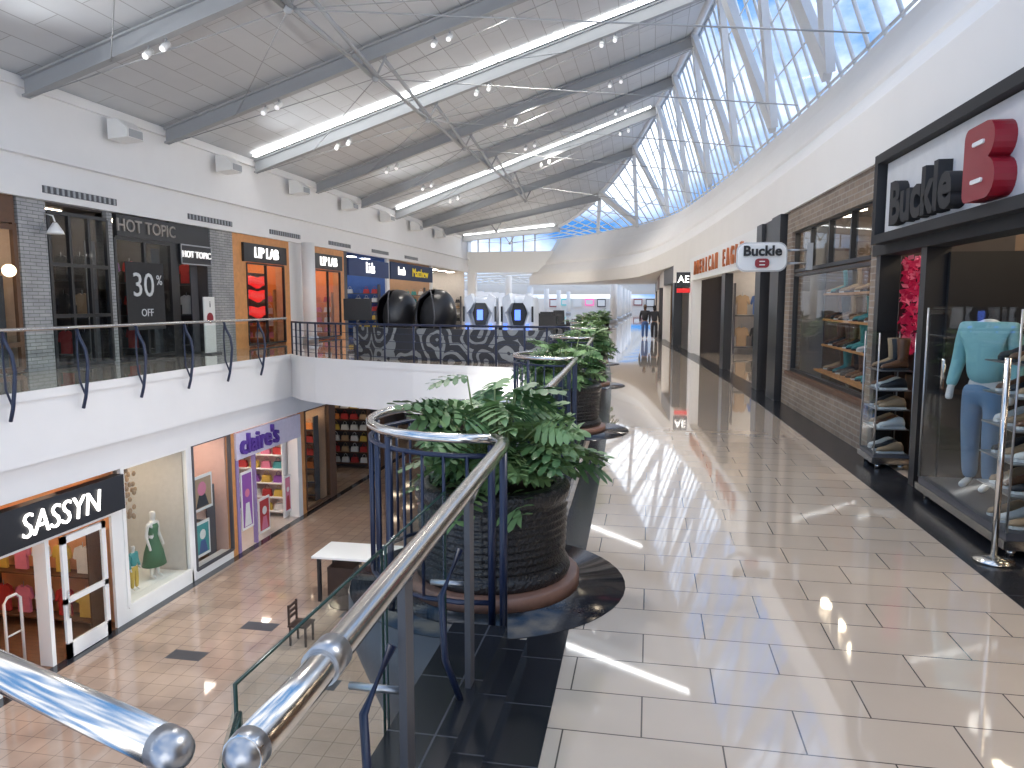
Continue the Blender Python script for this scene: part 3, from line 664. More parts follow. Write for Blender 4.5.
shell('L',XL,14.9,17.4,ZL,zt,2.5,pale,litceil,C('raised_floor',.5,.45,.4))
swin(XL,14.9,17.35,ZL+.35,zt,1,1,signw,.1,'white framed display window with mannequins'); pier('L',XL,14.85,17.45,ZL,ZL+.35,signw); pier('L',XL,17.38,17.6,ZL,zt,white)
M().box(-14.3,-12.36,15.0,17.3,ZL+.011,ZL+.35,signw).done('display_plinth',label='low white plinth behind the shop window',cat='plinth')
shell('L',XL,17.6,19.4,ZL,zt,2.5,C('coral_wall',.65,.42,.34),litcool); swin(XL,17.6,19.4,ZL+.25,zt,1,1,dark,.06,'display window with framed fashion posters'); pier('L',XL,17.6,19.4,ZL,ZL+.25,signw)
sidestock('L',XL,19.35,ZL,[5,4,2],4,'b',3,.45)
def poster(x,y0,y1,z0,z1,cols,label):
    e=E('poster',(x,(y0+y1)/2,z0),label,'poster','shop posters'); M().box(x,x+.03,y0,y1,z0,z1,signw).done('sheet',parent=e)
    q=M(); q.box(x+.03,x+.034,y0+.06,y1-.06,z0+.08,z1-.08,cols[0])
    w=y1-y0;h=z1-z0; yc=(y0+y1)/2
    q.cyl((x+.034,yc,z0+h*.62),(x+.038,yc,z0+h*.62),min(w,h)*.2,cols[1],n=16); q.prism([(x+.034,yc-w*.3,z0+.1),(x+.034,yc+w*.3,z0+.1),(x+.034,yc+w*.15,z0+h*.45),(x+.034,yc-w*.15,z0+h*.45)],(.003,0,0),cols[2]); q.done('print',parent=e)
poster(-12.3,17.9,18.9,-4.1,-3.1,[GC[5],GC[4],GC[1]],'fashion portrait poster hanging in a shop window')
poster(-12.3,18.0,18.7,-5.4,-4.4,[GC[6],GC[2],GC[3]],'teal product poster low in a shop window')
pier('L',XL,19.4,19.65,ZL,zt,wood)
purple=C('claires_purple',.10,.04,.30); softp=C('soft_purple',.30,.22,.45)
lav=C('lavender',.66,.62,.74)
litpink=mat('shop_lamp_pink',(1,1,1),.4,es=20,ecol=(1,.88,.76))
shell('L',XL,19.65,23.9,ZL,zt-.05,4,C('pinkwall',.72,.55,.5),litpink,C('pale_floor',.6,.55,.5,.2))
pier('L',XL,19.7,19.85,ZL,-2.9,softp); pier('L',XL,20.75,20.82,ZL,-2.9,softp,th=.1); pier('L',XL,23.6,23.9,ZL,-2.9,signw)
sign('+x',XL-.04,19.7,23.8,-2.95,-2.15,lav,"claire's",purple,.84,'pale sign with rounded purple lowercase letters',bold=.014,t=.1,ext=.05,dy=-.75)
poster(-12.05,20.0,20.65,-5.2,-3.4,[GC[8],GC[4],GC[2]],'tall purple jewellery poster beside a shop doorway')
poster(-12.3,21.4,22.1,-5.75,-4.6,[GC[0],GC[2],GC[4]],'red and pink sale poster at the shop entrance')
poster(-12.2,22.95,23.4,-5.5,-4.2,[GC[4],GC[2],GC[0]],'pink promotional poster at the shop entrance')
sidestock('L',XL,23.85,ZL,[4,8,2,7,6,0],6,'b',7,.45,.45,signw)
stock('L',XL,20.9,22.7,ZL,[4,8,2,7,6],3,2.6,'b',n=4)
pier('L',XL,23.9,24.2,ZL,zt,wood)
shell('L',XL,24.2,26.2,ZL,zt,3,warm,litceil); sidestock('L',XL,26.15,ZL,[5,0,9],6,'b',4); swin(XL,24.2,26.2,ZL+.1,zt,1,1,dwood,.08,'wood framed gift shop window')
pier('L',XL,26.2,26.8,ZL,zt,dwood)
shell('L',XL,26.8,31.8,ZL,zt,3.5,dk,litdim); sidestock('L',XL,31.75,ZL,[5,0,9,7,2],6,'b',6,.45,.45,dwood); pier('L',XL,31.8,32.2,ZL,zt,dwood)
shell('L',XL,32.2,44,ZL,zt,3.5,dk,litdim); sidestock('L',XL,43.95,ZL,[5,0,2],5,'b',5)
M().box(-12.0,-11.75,-2,44,ZL,ZL+.004,granite).done('trim_11',kind='structure')
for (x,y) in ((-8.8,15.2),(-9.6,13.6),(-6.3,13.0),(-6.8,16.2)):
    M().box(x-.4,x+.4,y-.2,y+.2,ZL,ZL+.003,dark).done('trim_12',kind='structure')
M().box(-20,3,45,45.3,ZL,-1.4,dark).done('wall_back',kind='structure')
for y in (24,28,32,37):
    for x in (-9,-6): M().lathe((x,y,-1.47),[(.18,0),(.18,.04),(.16,.05)],litceil,14).done('downlight',label='round recessed downlight under the bridge',cat='light',group='bridge downlights')

# ---------------------------------------------------------------- figures
def skin(name,nodes,edges,m,parent,sub=2):
    me=bpy.data.meshes.new(name); me.from_pydata([n[0] for n in nodes],edges,[])
    o=bpy.data.objects.new(name,me); COL.objects.link(o)
    o.modifiers.new('s','SKIN'); 
    for i,n in enumerate(nodes):
        r=n[1]; r=r if isinstance(r,tuple) else (r,r); me.skin_vertices[0].data[i].radius=r
    me.skin_vertices[0].data[0].use_root=True
    sb=o.modifiers.new('b','SUBSURF'); sb.levels=sub; sb.render_levels=sub
    dg=bpy.context.evaluated_depsgraph_get(); me2=bpy.data.meshes.new_from_object(o.evaluated_get(dg))
    bpy.data.objects.remove(o); me2.materials.clear(); me2.materials.append(m)
    for p in me2.polygons: p.use_smooth=True
    n=bpy.data.objects.new(name,me2); return reg(n,wloc(parent),parent)
def figure(name,loc,h,rot,label,cat,bodym,topm,legm,head=True,hairm=None,stride=.15,sleeves=True,dress=None):
    e=E(name,loc,label,cat)
    s=h/1.75; V=lambda x,y,z:(x*s,y*s,z*s)
    kt=.72 if topm else 1; kl=.70 if legm else 1; g=1.12
    nd=[(V(0,0,.95),(.14*s*kt,.10*s*kt)),(V(0,0,1.15),(.125*s*kt,.09*s*kt)),(V(0,0,1.38),(.15*s*kt,.10*s*kt)),(V(0,0,1.50),.055*s)]
    ed=[(0,1),(1,2),(2,3)]
    if head:
        nd+=[(V(0,-.01,1.58),(.07*s,.08*s)),(V(0,-.01,1.68),(.078*s,.09*s)),(V(0,0,1.74),(.05*s,.06*s))]; ed+=[(3,4),(4,5),(5,6)]
    def add(p,r,par): nd.append((p,r)); ed.append((par,len(nd)-1)); return len(nd)-1
    for sd in(-1,1):
        a=add(V(sd*.19,0,1.42),.05*s*kt,2); b=add(V(sd*.24,.02,1.13),.042*s*kt,a); c=add(V(sd*.25,-.08,.88),.03*s,b); add(V(sd*.25,-.10,.78),.035*s,c)
        hh=add(V(sd*.10,0,.88),.085*s*kl,0); st=stride*sd; k=add(V(sd*.10,-st*.5-.02,.50),.06*s*kl,hh); an=add(V(sd*.10,-st*.6+.06*abs(st)*3,.09),.04*s*kl,k); add(V(sd*.10,-st*.6-.13,.035),.032*s,an)
    skin('body',nd,ed,bodym,e)
    if topm:
        n2=[(V(0,0,.91),(.165*s*g,.125*s*g)),(V(0,0,1.15),(.14*s*g,.105*s*g)),(V(0,0,1.38),(.165*s*g,.115*s*g)),(V(0,0,1.47),.075*s)]; e2=[(0,1),(1,2),(2,3)]
        for sd in(-1,1):
            n2.append((V(sd*.195,0,1.42),.062*s*g)); e2.append((2,len(n2)-1)); n2.append((V(sd*.245,.02,1.13),.055*s*g)); e2.append((len(n2)-2,len(n2)-1))
            if sleeves: n2.append((V(sd*.255,-.075,.89),.045*s)); e2.append((len(n2)-2,len(n2)-1))
        skin('shirt',n2,e2,topm,e)
    if legm:
        n2=[(V(0,0,.97),(.15*s,.11*s)),(V(0,0,.88),(.16*s,.12*s))]; e2=[(0,1)]
        for sd in(-1,1):
            st=stride*sd
            n2.append((V(sd*.10,0,.82),.10*s)); e2.append((1,len(n2)-1)); n2.append((V(sd*.10,-st*.5-.02,.5),.080*s)); e2.append((len(n2)-2,len(n2)-1)); n2.append((V(sd*.10,-st*.6+.06*abs(st)*3,.08),.064*s)); e2.append((len(n2)-2,len(n2)-1))
        skin('trousers',n2,e2,legm,e)
    if dress:
        q=M().lathe(wloc(e),[(.33*s,.35*s),(.26*s,.7*s),(.17*s,.95*s),(.125*s,1.12*s),(.16*s,1.32*s),(.13*s,1.42*s)],dress,24,1,.8); q.done('dress',parent=e)
    if hairm:
        q=M().ell((loc[0],loc[1]+.025*s,loc[2]+1.69*s),(.095*s,.10*s,.10*s),hairm).ell((loc[0],loc[1]+.06*s,loc[2]+1.6*s),(.08*s,.05*s,.12*s),hairm); q.done('hair',parent=e)
    e.rotation_euler=(0,0,rot); return e
skinm=C('skin_tone',.35,.2,.14); manw=C('mannequin_white',.7,.68,.65,.35)
figure('person',(.22,35.5,0),1.56,pi,'person in dark jacket and trousers walking along the tiled concourse','person',skinm,GC[1],GC[1],hairm=blackm)
figure('person',(-.22,36.0,0),1.60,pi,'person in black top and dark jeans walking along the concourse','person',skinm,GC[1],GC[3],hairm=dwood,stride=-.15)
figure('mannequin',(-12.6,16.7,ZL+.35),1.8,pi/2,'slim mannequin wearing a long dark green dress','mannequin',manw,None,None,dress=C('green_dress',.05,.15,.07),stride=.03)
figure('mannequin',(-12.55,15.85,ZL+.35),1.15,pi/2,'small mannequin in teal printed top and yellow trousers','mannequin',manw,GC[6],GC[7],stride=.03)
q=M()
rr=random.Random(3)
for i in range(110):
    y=15.1+rr.random()*.9; x=-12.4-rr.random()*.3; z=-2.3-rr.random()*1.3; q.ell((x,y,z),(.04,.06,.07),GC[5],6,4)
q.done('dried_foliage',label='hanging cluster of dried golden foliage in the window',cat='decoration',kind='stuff')
figure('mannequin',(2.64,6.45,.19),1.62,-pi/2+.7,'headless mannequin in an open teal shirt and light jeans','mannequin',manw,C('teal_shirt',.24,.50,.52),C('light_denim',.15,.25,.38),head=False,stride=.05)

# ---------------------------------------------------------------- right side shops
def RW(q,x0,x1,y0,y1,z0,z1,m):
    a=cx(y0);b_=cx(y1); 
    v=[(x0+a,y0,z0),(x1+a,y0,z0),(x1+b_,y1,z0),(x0+b_,y1,z0),(x0+a,y0,z1),(x1+a,y0,z1),(x1+b_,y1,z1),(x0+b_,y1,z1)]
    return q.add(v,[(3,2,1,0),(4,5,6,7),(0,1,5,4),(1,2,6,5),(2,3,7,6),(3,0,4,7)],m)
EY=8.75
shell('R',2.75,-2,13.2,0,3.1,4.5,C('buckle_wall',.17,.12,.09),litceil,woodfl)
q=M(); RW(q,2.55,2.75,EY,13.3,0,.55,brickm); RW(q,2.55,2.75,12.95,13.3,.55,3.2,brickm); RW(q,2.55,2.75,EY,EY+.2,.55,3.2,brickm); RW(q,2.55,2.75,EY,13.3,2.85,3.2,brickm); RW(q,2.52,2.75,EY,13.0,.52,.58,dwood)
q.done('wall_right',kind='structure')
def rswin(y0,y1,zs,nv,fm,x=2.64,t=.05,label='black framed shop window'):
    e=E('shop_window',(x+cx((y0+y1)/2),(y0+y1)/2,zs[0]),label,'window'); q=M()
    for i in range(nv+1):
        y=y0+(y1-y0)*i/nv; X=x+cx(y); q.box(X-.04,X+.04,y-t/2,y+t/2,zs[0],zs[-1],fm)
    for z in zs: RW(q,x-.04,x+.04,y0,y1,z-t/2,z+t/2,fm)
    q.done('frame',parent=e); g=M(); RW(g,x-.004,x+.004,y0,y1,zs[0],zs[-1],shopglass); g.done('glass_pane',parent=e); return e
rswin(EY+.2,12.95,[.6,2.15],1,black,label='black framed display window over a tan brick sill')
rswin(EY+.2,12.95,[2.22,2.85],4,black,label='black framed transom window with four panes')
q=M(); 
for y in (8.6,7.35,4.8): q.box(2.52+cx(y),2.72+cx(y),y-.07,y+.07,0,2.2,black)
RW(q,2.5,2.75,-1,EY,2.2,2.32,blackm); RW(q,2.72,2.78,-1,EY,2.32,3.2,blackm); q.done('entrance_frame',label='black steel entrance frame with posts and lintel',cat='door frame')
e=E('shop_sign',(2.4,6.9,2.3),'white sign in black frame with black letters and red emblem','sign')
q=M(); RW(q,2.36,2.7,3.8,8.35,2.30,2.39,blackm); RW(q,2.36,2.7,3.8,8.35,3.10,3.19,blackm); RW(q,2.36,2.7,8.25,8.35,2.39,3.10,blackm); q.done('frame',parent=e)
q=M(); RW(q,2.44,2.7,3.9,8.2,2.41,3.09,C('sign_panel_grey',.64,.64,.64,.4)); q.done('sign_panel',parent=e)
text('Buckle',.54,'-x',(2.31,7.08,2.62),blackm,e,.06,bold=.020,sx=1.05)
def Bshape(x,y0,y1,z0,z1):
    o=[]; h=z1-z0; zm=z0+h*.52; r1=(zm-z0)/2; r2=(z1-zm)/2; rc=.07
    for i in range(5):
        a=math.radians(90-90*i/4); o.append((x,y1-rc+rc*math.cos(a),z1-rc+rc*math.sin(a)))
    for i in range(5):
        a=math.radians(0-90*i/4); o.append((x,y1-rc+rc*math.cos(a),z0+rc+rc*math.sin(a)))
    for i in range(10):
        a=math.radians(270-165*i/9); o.append((x,y0+r1+r1*math.cos(a),z0+r1+r1*math.sin(a)))
    for i in range(10):
        a=math.radians(255-165*i/9); o.append((x,y0+.03+r2+r2*math.cos(a),zm+r2+r2*math.sin(a)))
    return o
def rry(x,y0,y1,z0,z1,r,n=5):
    o=[]
    for (Y,Z,a0) in ((y1-r,z1-r,0),(y0+r,z1-r,90),(y0+r,z0+r,180),(y1-r,z0+r,270)):
        for i in range(n+1):
            a=math.radians(a0+90*i/n); o.append((x,Y+r*math.cos(a),Z+r*math.sin(a)))
    return o
M().prism(Bshape(2.24,5.56,6.08,2.42,2.94),(.14,0,0),red).done('emblem',parent=e)
M().prism(rry(2.228,5.74,5.92,2.535,2.565,.014),(.012,0,0),signw).done('emblem_slot',parent=e)
M().prism(rry(2.228,5.74,5.92,2.795,2.825,.014),(.012,0,0),signw).done('emblem_slot',parent=e)
e=E('door_2',(2.6,7.9,0),'open black framed glass shop door with chrome handle','door')
q=M()
for (y0,y1) in ((7.42,7.52),(8.2,8.3)): q.box(2.95,3.0,y0,y1,.03,2.15,black)
q.box(2.95,3.0,7.42,8.3,.03,.25,black).box(2.95,3.0,7.42,8.3,2.05,2.15,black); q.done('frame',parent=e); M().box(2.97,2.98,7.5,8.2,.25,2.05,shopglass).done('glass_pane',parent=e)
e=E('door_3',(2.55,6.9,0),'black glossy pivot door standing open with chrome handle','door'); M().box(2.6,3.3,7.20,7.25,.03,2.15,black).done('leaf',parent=e); M().tube([(2.56,7.20,.95),(2.56,7.1,.95),(2.56,7.1,1.2),(2.56,7.20,1.2)],.02,steel,8).done('handle',parent=e)
def shoe(ci,boot=0):
    q=M(); L=.28; v=[]; n=10; ss=[0,.08,.2,.35,.5,.65,.8,.92,1]
    hs=[.06,.10,.11,.10,.08,.06,.05,.04,.015]; ws=[.02,.036,.038,.036,.038,.043,.043,.034,.01]
    for s,h,w in zip(ss,hs,ws):
        for i in range(n):
            a=2*pi*i/n; v.append((-L/2+L*s,w*math.cos(a),.018+h/2+h/2*math.sin(a)))
    fs=[(k*n+i,k*n+(i+1)%n,(k+1)*n+(i+1)%n,(k+1)*n+i) for k in range(len(ss)-1) for i in range(n)]
    q.add(v,fs+[tuple(range(n))[::-1],tuple(range(len(v)-n,len(v)))],GC[ci],True)
    q.prism([(-L/2,-.03,0),(-L/2+.02,-.038,0),(.02,-.036,0),(.09,-.045,0),(L/2-.01,-.03,0),(L/2,0,0),(L/2-.01,.03,0),(.09,.045,0),(.02,.036,0),(-L/2+.02,.038,0),(-L/2,.03,0)],(0,0,.02),GC[2] if not boot else GC[1])
    if boot: q.lathe((-.085,0,0),[(.05,.08),(.048,.14),(.055,.24),(.065,.30+boot),(.06,.31+boot),(.05,.29+boot)],GC[ci],14,1.1,.9)
    return q.done('boot' if boot else 'shoe',base=(0,0,0))
sh=[shoe(c) for c in(5,1,2,10,5)]; bo=[shoe(5,.02),shoe(6,.02),shoe(10,.01),shoe(10,.03),shoe(1,.02)]
scn=['tan','black','white','brown','tan']; bcn=['tan','teal green','brown','brown','black']
used=set()
def putshoe(lst,names,i,loc,rot,g,scale=1):
    o=lst[i]; nm='boot' if lst is bo else 'shoe'
    if (id(lst),i) in used: o=o.copy(); COL.objects.link(o)
    used.add((id(lst),i)); o.location=loc; o.rotation_euler=(0,0,rot); o.scale=(scale,)*3; o['label']=f'{names[i]} leather {nm} on a display shelf'; o['category']=nm; o['group']=g
rr=random.Random(5)
e=E('display_shelf',(2.9,11.2,0),'open wooden shelving with boots behind the shop window','shelf')
for z in (.62,1.02,1.42,1.82): M().box(2.72-.10*(z<1),3.12,9.1,12.6,z,z+.03,wood).done('shelf_board',parent=e)
for y in (9.1,10.25,11.4,12.56): M().box(2.86,3.10,y,y+.04,.012,.62,dwood).box(3.06,3.10,y,y+.04,.62,2.15,dwood).done('upright',parent=e)
for r,z in enumerate((.65,1.05,1.45,1.85)):
    for k in range(13): putshoe(bo if (k+r)%3 else sh,bcn if (k+r)%3 else scn,rr.randrange(5),(2.88,9.26+k*.265,z),pi+rr.uniform(-.4,.4),'shoes and boots in the window',1.05)
M().box(3.46,3.5,9.2,12.9,.012,2.9,C('window_backdrop',.5,.40,.32)).done('partition_panel',label='warm beige backdrop panel behind the window display',cat='panel')
for y in (9.6,10.4,11.2,12.0): M().lathe((2.85,y,2.98),[(.09,0),(.09,.1),(.07,.12)],litceil,12).done('downlight',label='round spotlight above the boot window display',cat='light',group='window spotlights')
def case(x0,x1,y0,y1,zb,zt,shelves,label,half=False):
    e=E('display_case',((x0+x1)/2,(y0+y1)/2,0),label,'display case')
    q=M().box(x0,x1,y0,y1,.06,zb,dark)
    for x in(x0,x1):
        for y in(y0,y1): q.cyl((x,y,zb),(x,y,zt),.008,steel2,n=8)
    for x in(x0+.06,x1-.06):
        for y in(y0+.06,y1-.06): q.cyl((x,y,0.004),(x,y,.06),.03,steel,n=8)
    q.done('frame',parent=e)
    M().box(x0-.02,x1+.02,y0-.02,y1+.02,.07,.13,steel).done('base_rim',parent=e)
    M().box(x0,x0+.008,y0,y1,zb,zt,shopglass).box(x0+.01,x1,y0,y0+.008,zb,zt,shopglass).done('glass_pane',parent=e)
    M().box(x0,x1,y0,y1,zt,zt+.012,shopglass).done('top',parent=e)
    for z in shelves: M().box(x0+.02,x1-.01,y0+.02,(y1-.01) if not half else (y0+.55),z-.010,z,steel2).done('shelf',parent=e)
    return e
S1=[.42,.62,.82,1.02]
case(2.28,2.62,8.0,8.5,.16,1.4,S1,'glass shoe display case with chrome base and four shelves')
for j,z in enumerate([.16]+S1):
    for k in range(3): putshoe(sh if j<4 else bo,scn if j<4 else bcn,(j*2+k)%5,(2.46,8.1+k*.15,z+.001),pi+.1,'shoes in the small glass case',.95)
S2=[.42,.64,.86,1.08,1.30]
case(2.36,3.25,5.3,6.95,.18,1.66,S2,'tall glass display case with mannequin and shoe shelves',True)
for j,z in enumerate([.18]+S2):
    for k in range(6): putshoe(sh if j!=5 else bo,scn if j!=5 else bcn,(j+k*2)%5,(2.55+.34*(k//3),5.42+(k%3)*.16,z+.002),pi+.05,'shoes in the tall glass case',.95)
M().cyl((2.26,5.22,.03),(2.26,5.22,1.35),.02,steel,n=10).lathe((2.26,5.22,0),[(.12,.004),(.12,.02),(.03,.04)],steel,16).done('stanchion',label='slim chrome stanchion beside the shop entrance',cat='post')
fc=C('flower_crimson',.6,.03,.12,es=.12); fp=C('flower_pink',.8,.2,.33,es=.12)
q=M(); rr=random.Random(9)
for i in range(1100):
    p=Vector((3.15+rr.uniform(-.4,.45),8.90+rr.uniform(-.07,.07),1.15+rr.uniform(0,1.05))); d=Vector((rr.uniform(-1,1),rr.uniform(-1,1),rr.uniform(-1,1))).normalized()*.05; f=d.orthogonal().normalized()*.04
    q.quad([p-d,p+f,p+d,p-f],fc if rr.random()<.7 else fp)
q.done('flower_wall',label='dense crimson and pink artificial flower display',cat='decoration',kind='stuff')
M().box(2.76,3.9,9.04,9.08,.012,2.9,dk).done('partition_panel',label='dark panel behind the flower display',cat='panel')
e=E('shoe_shelf',(3.2,8.8,0),'low wooden shelves of shoes beneath the flower display','shelf')
for z in(.3,.6,.9): M().box(2.85,3.7,8.65,8.98,z,z+.03,dwood).done('shelf_board',parent=e)
for x in (2.85,3.66): M().box(x,x+.04,8.65,8.98,.012,.93,dwood).done('upright',parent=e)
for j,z in enumerate((.33,.63,.93)):
    for k in range(5): putshoe(sh,scn,(k+j)%5,(2.97+k*.16,8.80,z),-pi/2,'shoes on the low shelves',.9)
stock('R',2.75,3.6,6.9,0,[3,1,2,0],2,2.6)
sidestock('R',3.35,9.0,0,[1,3,5,2],2,'s',4,.75,.55)

e=E('hanging_sign',(1.7,11.5,2.15),'white rounded projecting sign with black letters and red emblem','sign')
def rrect(x0,x1,z0,z1,r,y,n=5):
    o=[]
    for (X,Z,a0) in ((x1-r,z1-r,0),(x0+r,z1-r,90),(x0+r,z0+r,180),(x1-r,z0+r,270)):
        for i in range(n+1):
            a=math.radians(a0+90*i/n); o.append((X+r*math.cos(a),y,Z+r*math.sin(a)))
    return o
X0=1.27;X1=1.95; Z0=2.18;Z1=2.57; YH=11.5
M().prism(rrect(X0,X1,Z0,Z1,.12,YH+.02),(0,.12,0),signw).done('sign_panel',parent=e)
M().prism(rrect(X0-.02,X1+.02,Z0-.02,Z1+.02,.13,YH+.05),(0,.06,0),steel2).done('rim',parent=e)
text('Buckle',.205,'-y',((X0+X1)/2,YH,Z0+.275),blackm,e,.012,bold=.006)
M().prism(rrect((X0+X1)/2-.10,(X0+X1)/2+.10,Z0+.035,Z0+.17,.05,YH-.005),(0,.03,0),red).done('emblem',parent=e)
for dz in (.070,.12): M().prism(rrect((X0+X1)/2-.04,(X0+X1)/2+.04,Z0+dz,Z0+dz+.014,.006,YH-.012),(0,.008,0),signw).done('emblem_slot',parent=e)
M().cyl((X1,YH+.08,Z1-.1),(2.3,YH+.08,Z1-.1),.018,steel2).cyl((X1,YH+.08,Z0+.1),(2.3,YH+.08,Z0+.1),.018,steel2).box(2.24,2.32,YH+.03,YH+.13,Z0,Z1,beamg).done('bracket',parent=e)

q=M(); RW(q,2.45,2.8,13.4,14.1,0,3.2,black); RW(q,2.45,2.8,15.0,15.5,0,3.2,black); q.done('wall_right',kind='structure')
q=M(); RW(q,2.5,2.8,15.5,26.5,2.45,3.2,signw); RW(q,2.5,2.8,25.8,26.5,0,2.45,signw); RW(q,2.5,2.8,14.1,15,2.45,3.2,black); RW(q,2.5,2.7,19.6,20.1,0,2.45,black); q.done('wall_right',kind='structure')
shell('R',2.4,13.5,26,0,3.1,6,pale,litcool)
sidestock('R',2.4,25.9,0,[3,2,5,1],2,'s',6)
e=E('display_table',(3.6,17,0),'low wooden table inside the bright shop entrance','table'); M().box(3.1,4.0,16.2,17.8,.7,.76,dwood).done('table_top',parent=e)
for a in(3.15,3.9):
    for b_ in(16.25,17.7): M().box(a,a+.06,b_,b_+.06,0.001,.7,dwood).done('leg',parent=e)
e=E('shop_sign',(2.3,21,2.6),'bronze orange capital letters fixed to a white fascia','sign')
for i,ch in enumerate('AMERICAN EAGLE'):
    if ch!=' ':
        y=24.9-i*.60; text(ch,.60,'-x',(2.44+cx(y),y,2.80),C('bronze_letter',.5,.15,.05),e,.03,bold=.005)
e=E('hanging_sign',(1.1,26.3,2.1),'black square projecting sign with white letters','sign')
M().box(.88,1.36,26.3,26.4,2.25,2.75,black).done('sign_panel',parent=e); text('AE',.34,'-y',(1.12,26.29,2.5),litw,e,.01,bold=.002); M().box(.9,1.34,26.3,26.38,2.05,2.2,C('red_glow',.8,.03,.03,es=.4)).done('lower_panel',parent=e); M().cyl((1.36,26.35,2.5),(1.4,26.35,2.5),.03,steel2).done('bracket',parent=e)
ys=[26.5,31,36,41,47,53,60.5]
for i in range(len(ys)-1):
    a,b_=ys[i],ys[i+1]; q=M(); RW(q,2.5,2.8,a,b_,2.5,3.2,[whiteb,dark,whiteb,brown,whiteb,dark][i]); RW(q,2.48,2.8,b_-.6,b_,0,2.5,[black,whiteb,dark,whiteb,black,whiteb][i]); q.done('wall_right',kind='structure')
    shell('R',2.6+cx(a),a,b_-.3,0,3.1,5,[dk,pale,warm,pale,dk,warm][i],litcool)
    sidestock('R',2.6+cx(a),b_-.4,0,[1,2,3,5],2,'s',4)

# ---------------------------------------------------------------- lower level furniture
e=E('kiosk_counter',(-7.2,17.2,ZL),'thin white square topped kiosk counter on dark frame','kiosk')
M().box(-8.2,-6.2,16.7,17.9,ZL+1.15,ZL+1.2,signw).done('counter_top',parent=e)
q=M(); 
for x in(-8.1,-6.4):
    for y in(16.8,17.7): q.box(x,x+.08,y,y+.08,ZL,ZL+1.15,black)
q.done('frame',parent=e)
M().box(-7.9,-7.2,16.95,17.5,ZL+.1,ZL+.85,espresso).done('cabinet',parent=e); M().box(-7.0,-6.5,16.86,16.9,ZL+.3,ZL+1.0,C('kiosk_poster',.5,.35,.2)).done('front_panel',parent=e)
e=E('cafe_table',(-6.6,15.2,ZL),'round dark cafe table on a single pedestal','table'); M().lathe((-6.6,15.2,ZL),[(.4,.72),(.42,.74),(.4,.76)],espresso,24).done('table_top',parent=e); M().lathe((-6.6,15.2,ZL),[(.25,0),(.25,.03),(.04,.06),(.04,.72)],black,16).done('pedestal',parent=e)
def chair(x,y):
    e=E('dining_chair',(x,y,ZL),'dark brown wooden cafe chair with slatted back','chair','cafe chairs')
    M().box(x-.22,x+.22,y-.22,y+.22,ZL+.43,ZL+.47,espresso).done('seat',parent=e)
    q=M().box(x-.22,x-.18,y-.2,y-.16,ZL+.47,ZL+.92,espresso).box(x-.22,x-.18,y+.16,y+.2,ZL+.47,ZL+.92,espresso)
    for z in(.6,.72,.84): q.box(x-.215,x-.19,y-.16,y+.16,ZL+z,ZL+z+.06,espresso)
    q.done('backrest',parent=e)
    for a in(-.2,.16):
        for b_ in(-.2,.16): M().box(x+a,x+a+.04,y+b_,y+b_+.04,ZL,ZL+.43,espresso).done('leg',parent=e)
    return e
ch=chair(-7.45,14.6)
dup(ch,(-5.75,15.6,ZL),rotz=2.6)

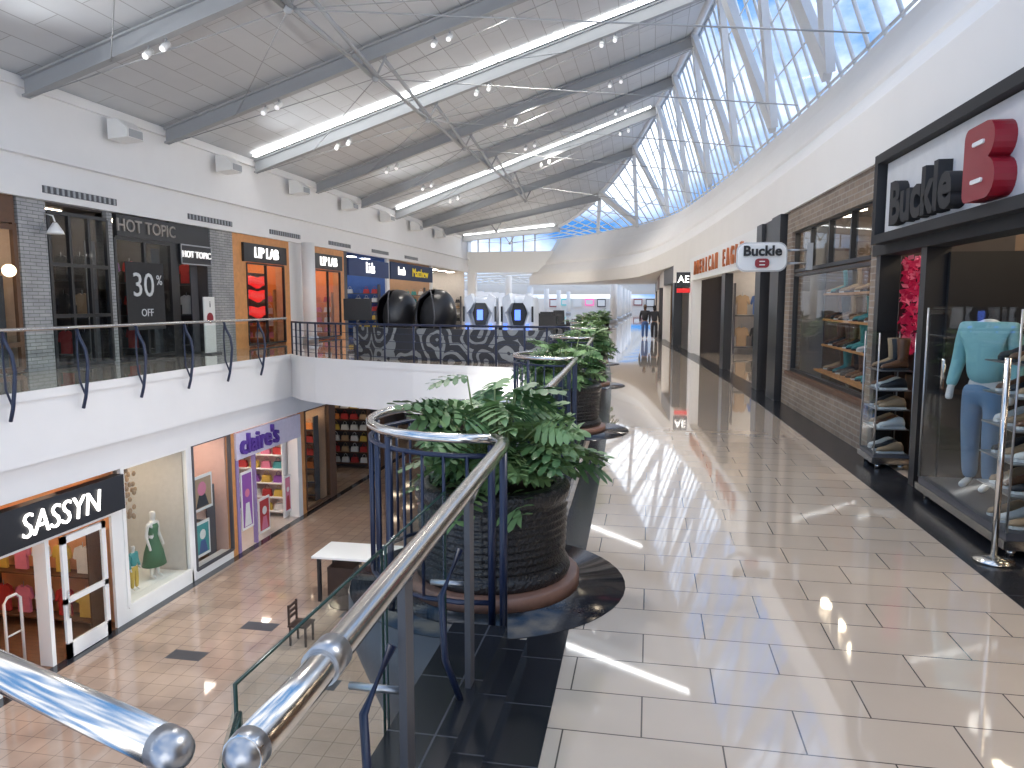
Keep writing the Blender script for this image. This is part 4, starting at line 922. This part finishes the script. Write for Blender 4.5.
# ---------------------------------------------------------------- world & lights
w=bpy.data.worlds.new('sky'); sc.world=w; w.use_nodes=True; nt=w.node_tree; bg=nt.nodes['Background']
tc=nt.nodes.new('ShaderNodeTexCoord'); mp=nt.nodes.new('ShaderNodeMapping'); mp.inputs['Scale'].default_value=(1,1,1.8); n=nt.nodes.new('ShaderNodeTexNoise'); n.inputs['Scale'].default_value=3.6; n.inputs['Detail'].default_value=7
cr=nt.nodes.new('ShaderNodeValToRGB'); cr.color_ramp.elements[0].position=.45; cr.color_ramp.elements[1].position=.62
cr.color_ramp.elements[0].color=(.045,.19,.46,1); cr.color_ramp.elements[1].color=(1,1,1,1)
nt.links.new(tc.outputs['Generated'],mp.inputs[0]); nt.links.new(mp.outputs[0],n.inputs['Vector']); nt.links.new(n.outputs['Fac'],cr.inputs[0]); nt.links.new(cr.outputs[0],bg.inputs[0]); bg.inputs[1].default_value=2.1
def sun(name,d,e_,ang,col):
    sl=bpy.data.lights.new(name,'SUN'); sl.energy=e_; sl.angle=ang; sl.color=col; so=bpy.data.objects.new(name,sl); COL.objects.link(so)
    so.rotation_euler=Vector(d).to_track_quat('-Z','Y').to_euler()
sun('sun',(-.62,-.30,-.72),1.4,.02,(1,.96,.9))
sun('fill_sun',(-.10,.96,.20),.9,.9,(1,.97,.93))  # added soft sun from behind and below, brightens ceiling and facing walls
def spot(loc,tgt,W,ang,col=(1,.94,.87),r=.15):
    l=bpy.data.lights.new('fill_spot','SPOT'); l.energy=W; l.spot_size=math.radians(ang); l.spot_blend=1; l.shadow_soft_size=r; l.color=col
    o=bpy.data.objects.new('fill_spot',l); COL.objects.link(o); o.location=loc; o.rotation_euler=(Vector(tgt)-Vector(loc)).to_track_quat('-Z','Y').to_euler()
for y in (13.7,24.2,34.8,45.4): spot((-14.0,y,5.9),(-1,y+1,8.5),560,120,(.96,.98,1))
for y in (9,18,27,36,47): spot((2.3+cb(y),y,4.3),(-14,y+1,2.0),800,140)  # added fill along the right bulkhead, no fixtures there, brightens the left wall
for y in (10.7,21.3,31.9,42.5): spot((-3.5+cx(y),y-.5,rz(-3.5,y)-1.0),(-2.5,y,0),1500,150,r=.3)  # added downward fill below the beams to brighten the floors
for y in (13,18.5): spot((-3,y,-.3),(-12,y,-4.5),400,130)  # fill spots hung in open air, aimed at the lower shop fronts
spot((-9,50,3.4),(-8,60.5,5),900,150)  # added fill to whiten the far end bulkhead
cam=bpy.data.cameras.new('camera'); cam.sensor_width=36; cam.lens=740/1024*36; cam.clip_end=300; cam.clip_start=.05
co=bpy.data.objects.new('camera',cam); COL.objects.link(co); co.location=(0,0,1.7); co.rotation_euler=(math.radians(90-6.25),0,math.radians(10.5)); sc.camera=co
sc.view_settings.view_transform='Standard'
